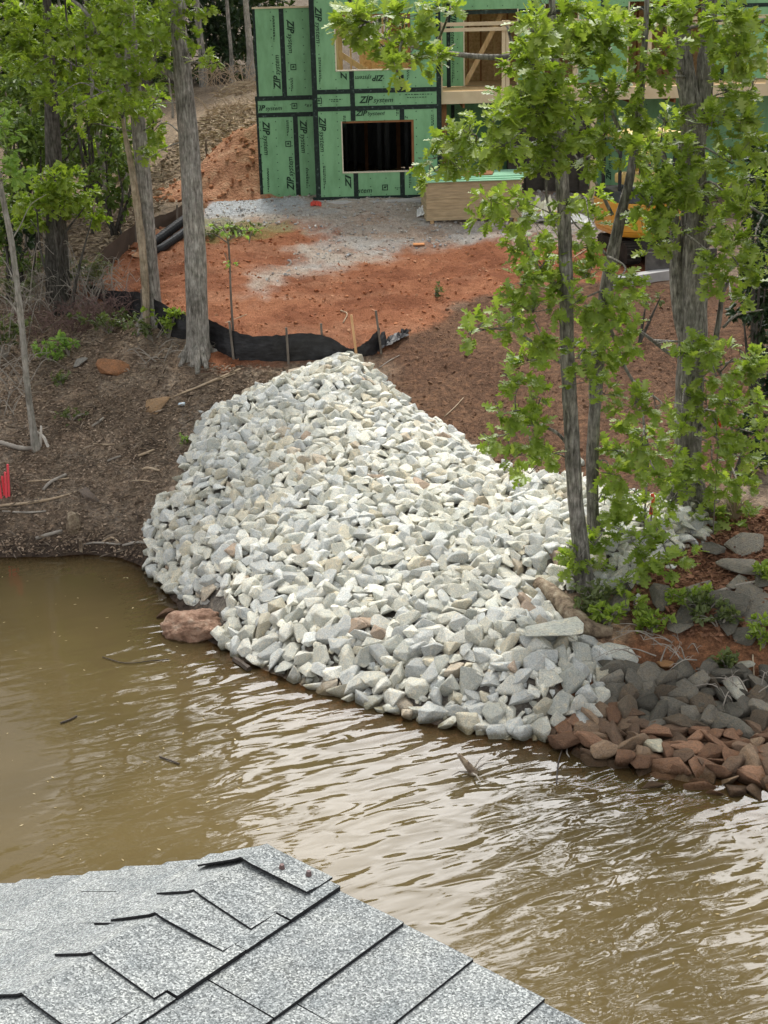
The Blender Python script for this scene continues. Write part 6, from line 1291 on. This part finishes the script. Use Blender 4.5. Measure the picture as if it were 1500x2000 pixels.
litter('twig_litter', LB, 2600, .22, [(.16, .13, .10), (.28, .22, .16), (.38, .31, .24), (.09, .07, .055)], 'small scattered twigs on the left bank', 82, .02, aspect=.14)
litter('oak_litter', LITTER, 5200, .10, [(.13, .06, .035), (.24, .12, .07), (.33, .18, .11), (.17, .085, .05)], 'russet fallen leaves on the right bank', 83, aspect=.8)
litter('mulch_chips', MULCH, 6500, .055, [(.11, .06, .04), (.17, .098, .06), (.24, .145, .095), (.13, .072, .046)], 'brown chips and leaf bits on the right slope', 84, .01, aspect=.5)
litter('straw', HILL, 1400, .28, [(.45, .35, .23), (.56, .46, .32), (.36, .27, .18)], 'dry straw on the hillside beside the mound', 85, .02, aspect=.12)
HL2 = wpoly([(-60, 500), (60, 420), (200, 420), (300, 330), (400, 230), (480, 165), (500, 280), (400, 300), (290, 430), (180, 520), (100, 560)])
litter('hill_litter', HL2, 6500, .16, [(.18, .135, .09), (.32, .25, .17), (.42, .34, .24), (.24, .18, .12)], 'dry leaves on the wooded hillside', 86, .015, aspect=.7)
# clods of earth and stones too small to count on the clay and gravel
def clods(name, poly, n, r0, r1, cols, label, seed):
    rng = np.random.default_rng(seed); lo, hi = poly.min(0), poly.max(0); C = rng.uniform(lo, hi, (n * 3, 2)); C = C[(poly_sdf(C[:, 0], C[:, 1], poly) > 0) & ((name != 'earth_clods') | (poly_sdf(C[:, 0], C[:, 1], GRAVEL) < -.1))][:n]; k = len(C); x, y = C.T
    r = r0 + (r1 - r0) * rng.random(k) ** 4; P = np.stack([x, y, gz(x, y) + r * .2], -1); c = np.array(cols)[rng.integers(0, len(cols), k)] * rng.uniform(.8, 1.15, (k, 1))
    LOW = [rock_shape(900 + i, 9, .75, 1.2, 0) for i in range(5)]; lv = [np.array([v.co[:] for v in s.vertices]) for s in LOW]; lf = [np.array([p.vertices[:] for p in s.polygons]) for s in LOW]; Vs, Fs, Cs, nn = [], [], [], 0; Rm = rotmats(k, np.tile([0, 0, 1.0], (k, 1)), .5, rng)
    for i in range(k):
        s = i % 5; V = (lv[s] * r[i]) @ Rm[i].T + P[i]; Vs.append(V); Fs.append(lf[s] + nn); Cs.append(np.tile(c[i], (len(V), 1))); nn += len(V)
    me = np_mesh(name, np.concatenate(Vs), np.concatenate(Fs)); vcol(me, 'Col', np.concatenate(Cs)); tag(link_mesh(name, me, m_rks), label, kind='stuff')
clods('earth_clods', CLAY, 3200, .010, .05, [(.36, .145, .07), (.42, .18, .09), (.33, .12, .055), (.46, .24, .14)], 'crumbs and clods of red clay', 91)
clods('gravel_stones', GRAVEL, 3600, .012, .05, [(.42, .39, .35), (.5, .48, .45), (.36, .30, .25), (.45, .46, .47)], 'loose grey gravel in front of the house', 92)
clods('slope_clods', MULCH, 1500, .010, .05, [(.16, .09, .056), (.20, .12, .078), (.14, .078, .05)], 'dark earth clods on the right slope', 93)
FIN = wpoly([(240, 480), (300, 450), (400, 380), (400, 420), (330, 470), (260, 510)])
clods('mound_stones', FIN, 500, .02, .12, [(.36, .16, .09), (.44, .25, .15), (.38, .28, .2)], 'broken earth lumps behind the grey trunks', 94)

rng = np.random.default_rng(95); k = 900; th = rng.uniform(0, 6.283, k); rd = rng.random(k) ** .5
LOWM = [rock_shape(950 + i, 9, .75, 1.2, 0) for i in range(5)]; lv = [np.array([v.co[:] for v in s.vertices]) for s in LOWM]; lf = [np.array([p.vertices[:] for p in s.polygons]) for s in LOWM]
x = mc[0] + np.cos(th) * rd * 2.6; y = mc[1] + np.sin(th) * rd * 2.1; gi = np.clip(((x - mc[0] + 3.0) / 5.6 * 69).astype(int), 0, 69); gj = np.clip(((y - mc[1] + 2.6) / 5.2 * 59).astype(int), 0, 59); z = np.maximum(MZ[gj, gi], gz(x, y)); r = .015 + .085 * rng.random(k) ** 3
Rm = rotmats(k, np.tile([0, 0, 1.0], (k, 1)), .5, rng); Vs, Fs, Cs, nn = [], [], [], 0; cc = np.array([(.30, .13, .065), (.42, .21, .11), (.36, .16, .08)])
for i in range(k):
    s = i % 5; V = (lv[s] * r[i]) @ Rm[i].T + [x[i], y[i], z[i] + .2 * r[i]]; Vs.append(V); Fs.append(lf[s] + nn); Cs.append(np.tile(cc[i % 3], (len(V), 1))); nn += len(V)
me = np_mesh('mound_clods', np.concatenate(Vs), np.concatenate(Fs)); vcol(me, 'Col', np.concatenate(Cs)); tag(link_mesh('mound_clods', me, m_rks), 'loose clods on the orange mound', kind='stuff')

# specks of bark and petals afloat on the lake
rng = np.random.default_rng(97); n = 420; uv = np.stack([rng.uniform(0, 1500, n), rng.uniform(1120, 2000, n)], 1); uv = uv[(uv[:, 0] < 520) | (uv[:, 0] > 1150)]; P = np.array([atZ(a, c, .006) for a, c in uv]); P = P[base_z(P[:, 0], P[:, 1]) < -.15]; n = len(P)
AX = rng.normal(size=(n, 3)); AX[:, 2] = 0; V, Fs = leaf_mesh('floating_specks', P, AX, np.tile([0, 0, 1.0], (n, 1)), .05 * rng.uniform(.4, 1.5, n), (SIMPLE[0] * [.7, 1, 0], SIMPLE[1]))
tag(link_mesh('floating_specks', np_mesh('floating_specks', V, Fs), pmat('floating_bits', [(.16, .11, .05), (.34, .27, .14), (.5, .42, .26)], 8, .8)), 'tiny bits of bark and petals afloat on the brown water', kind='stuff')
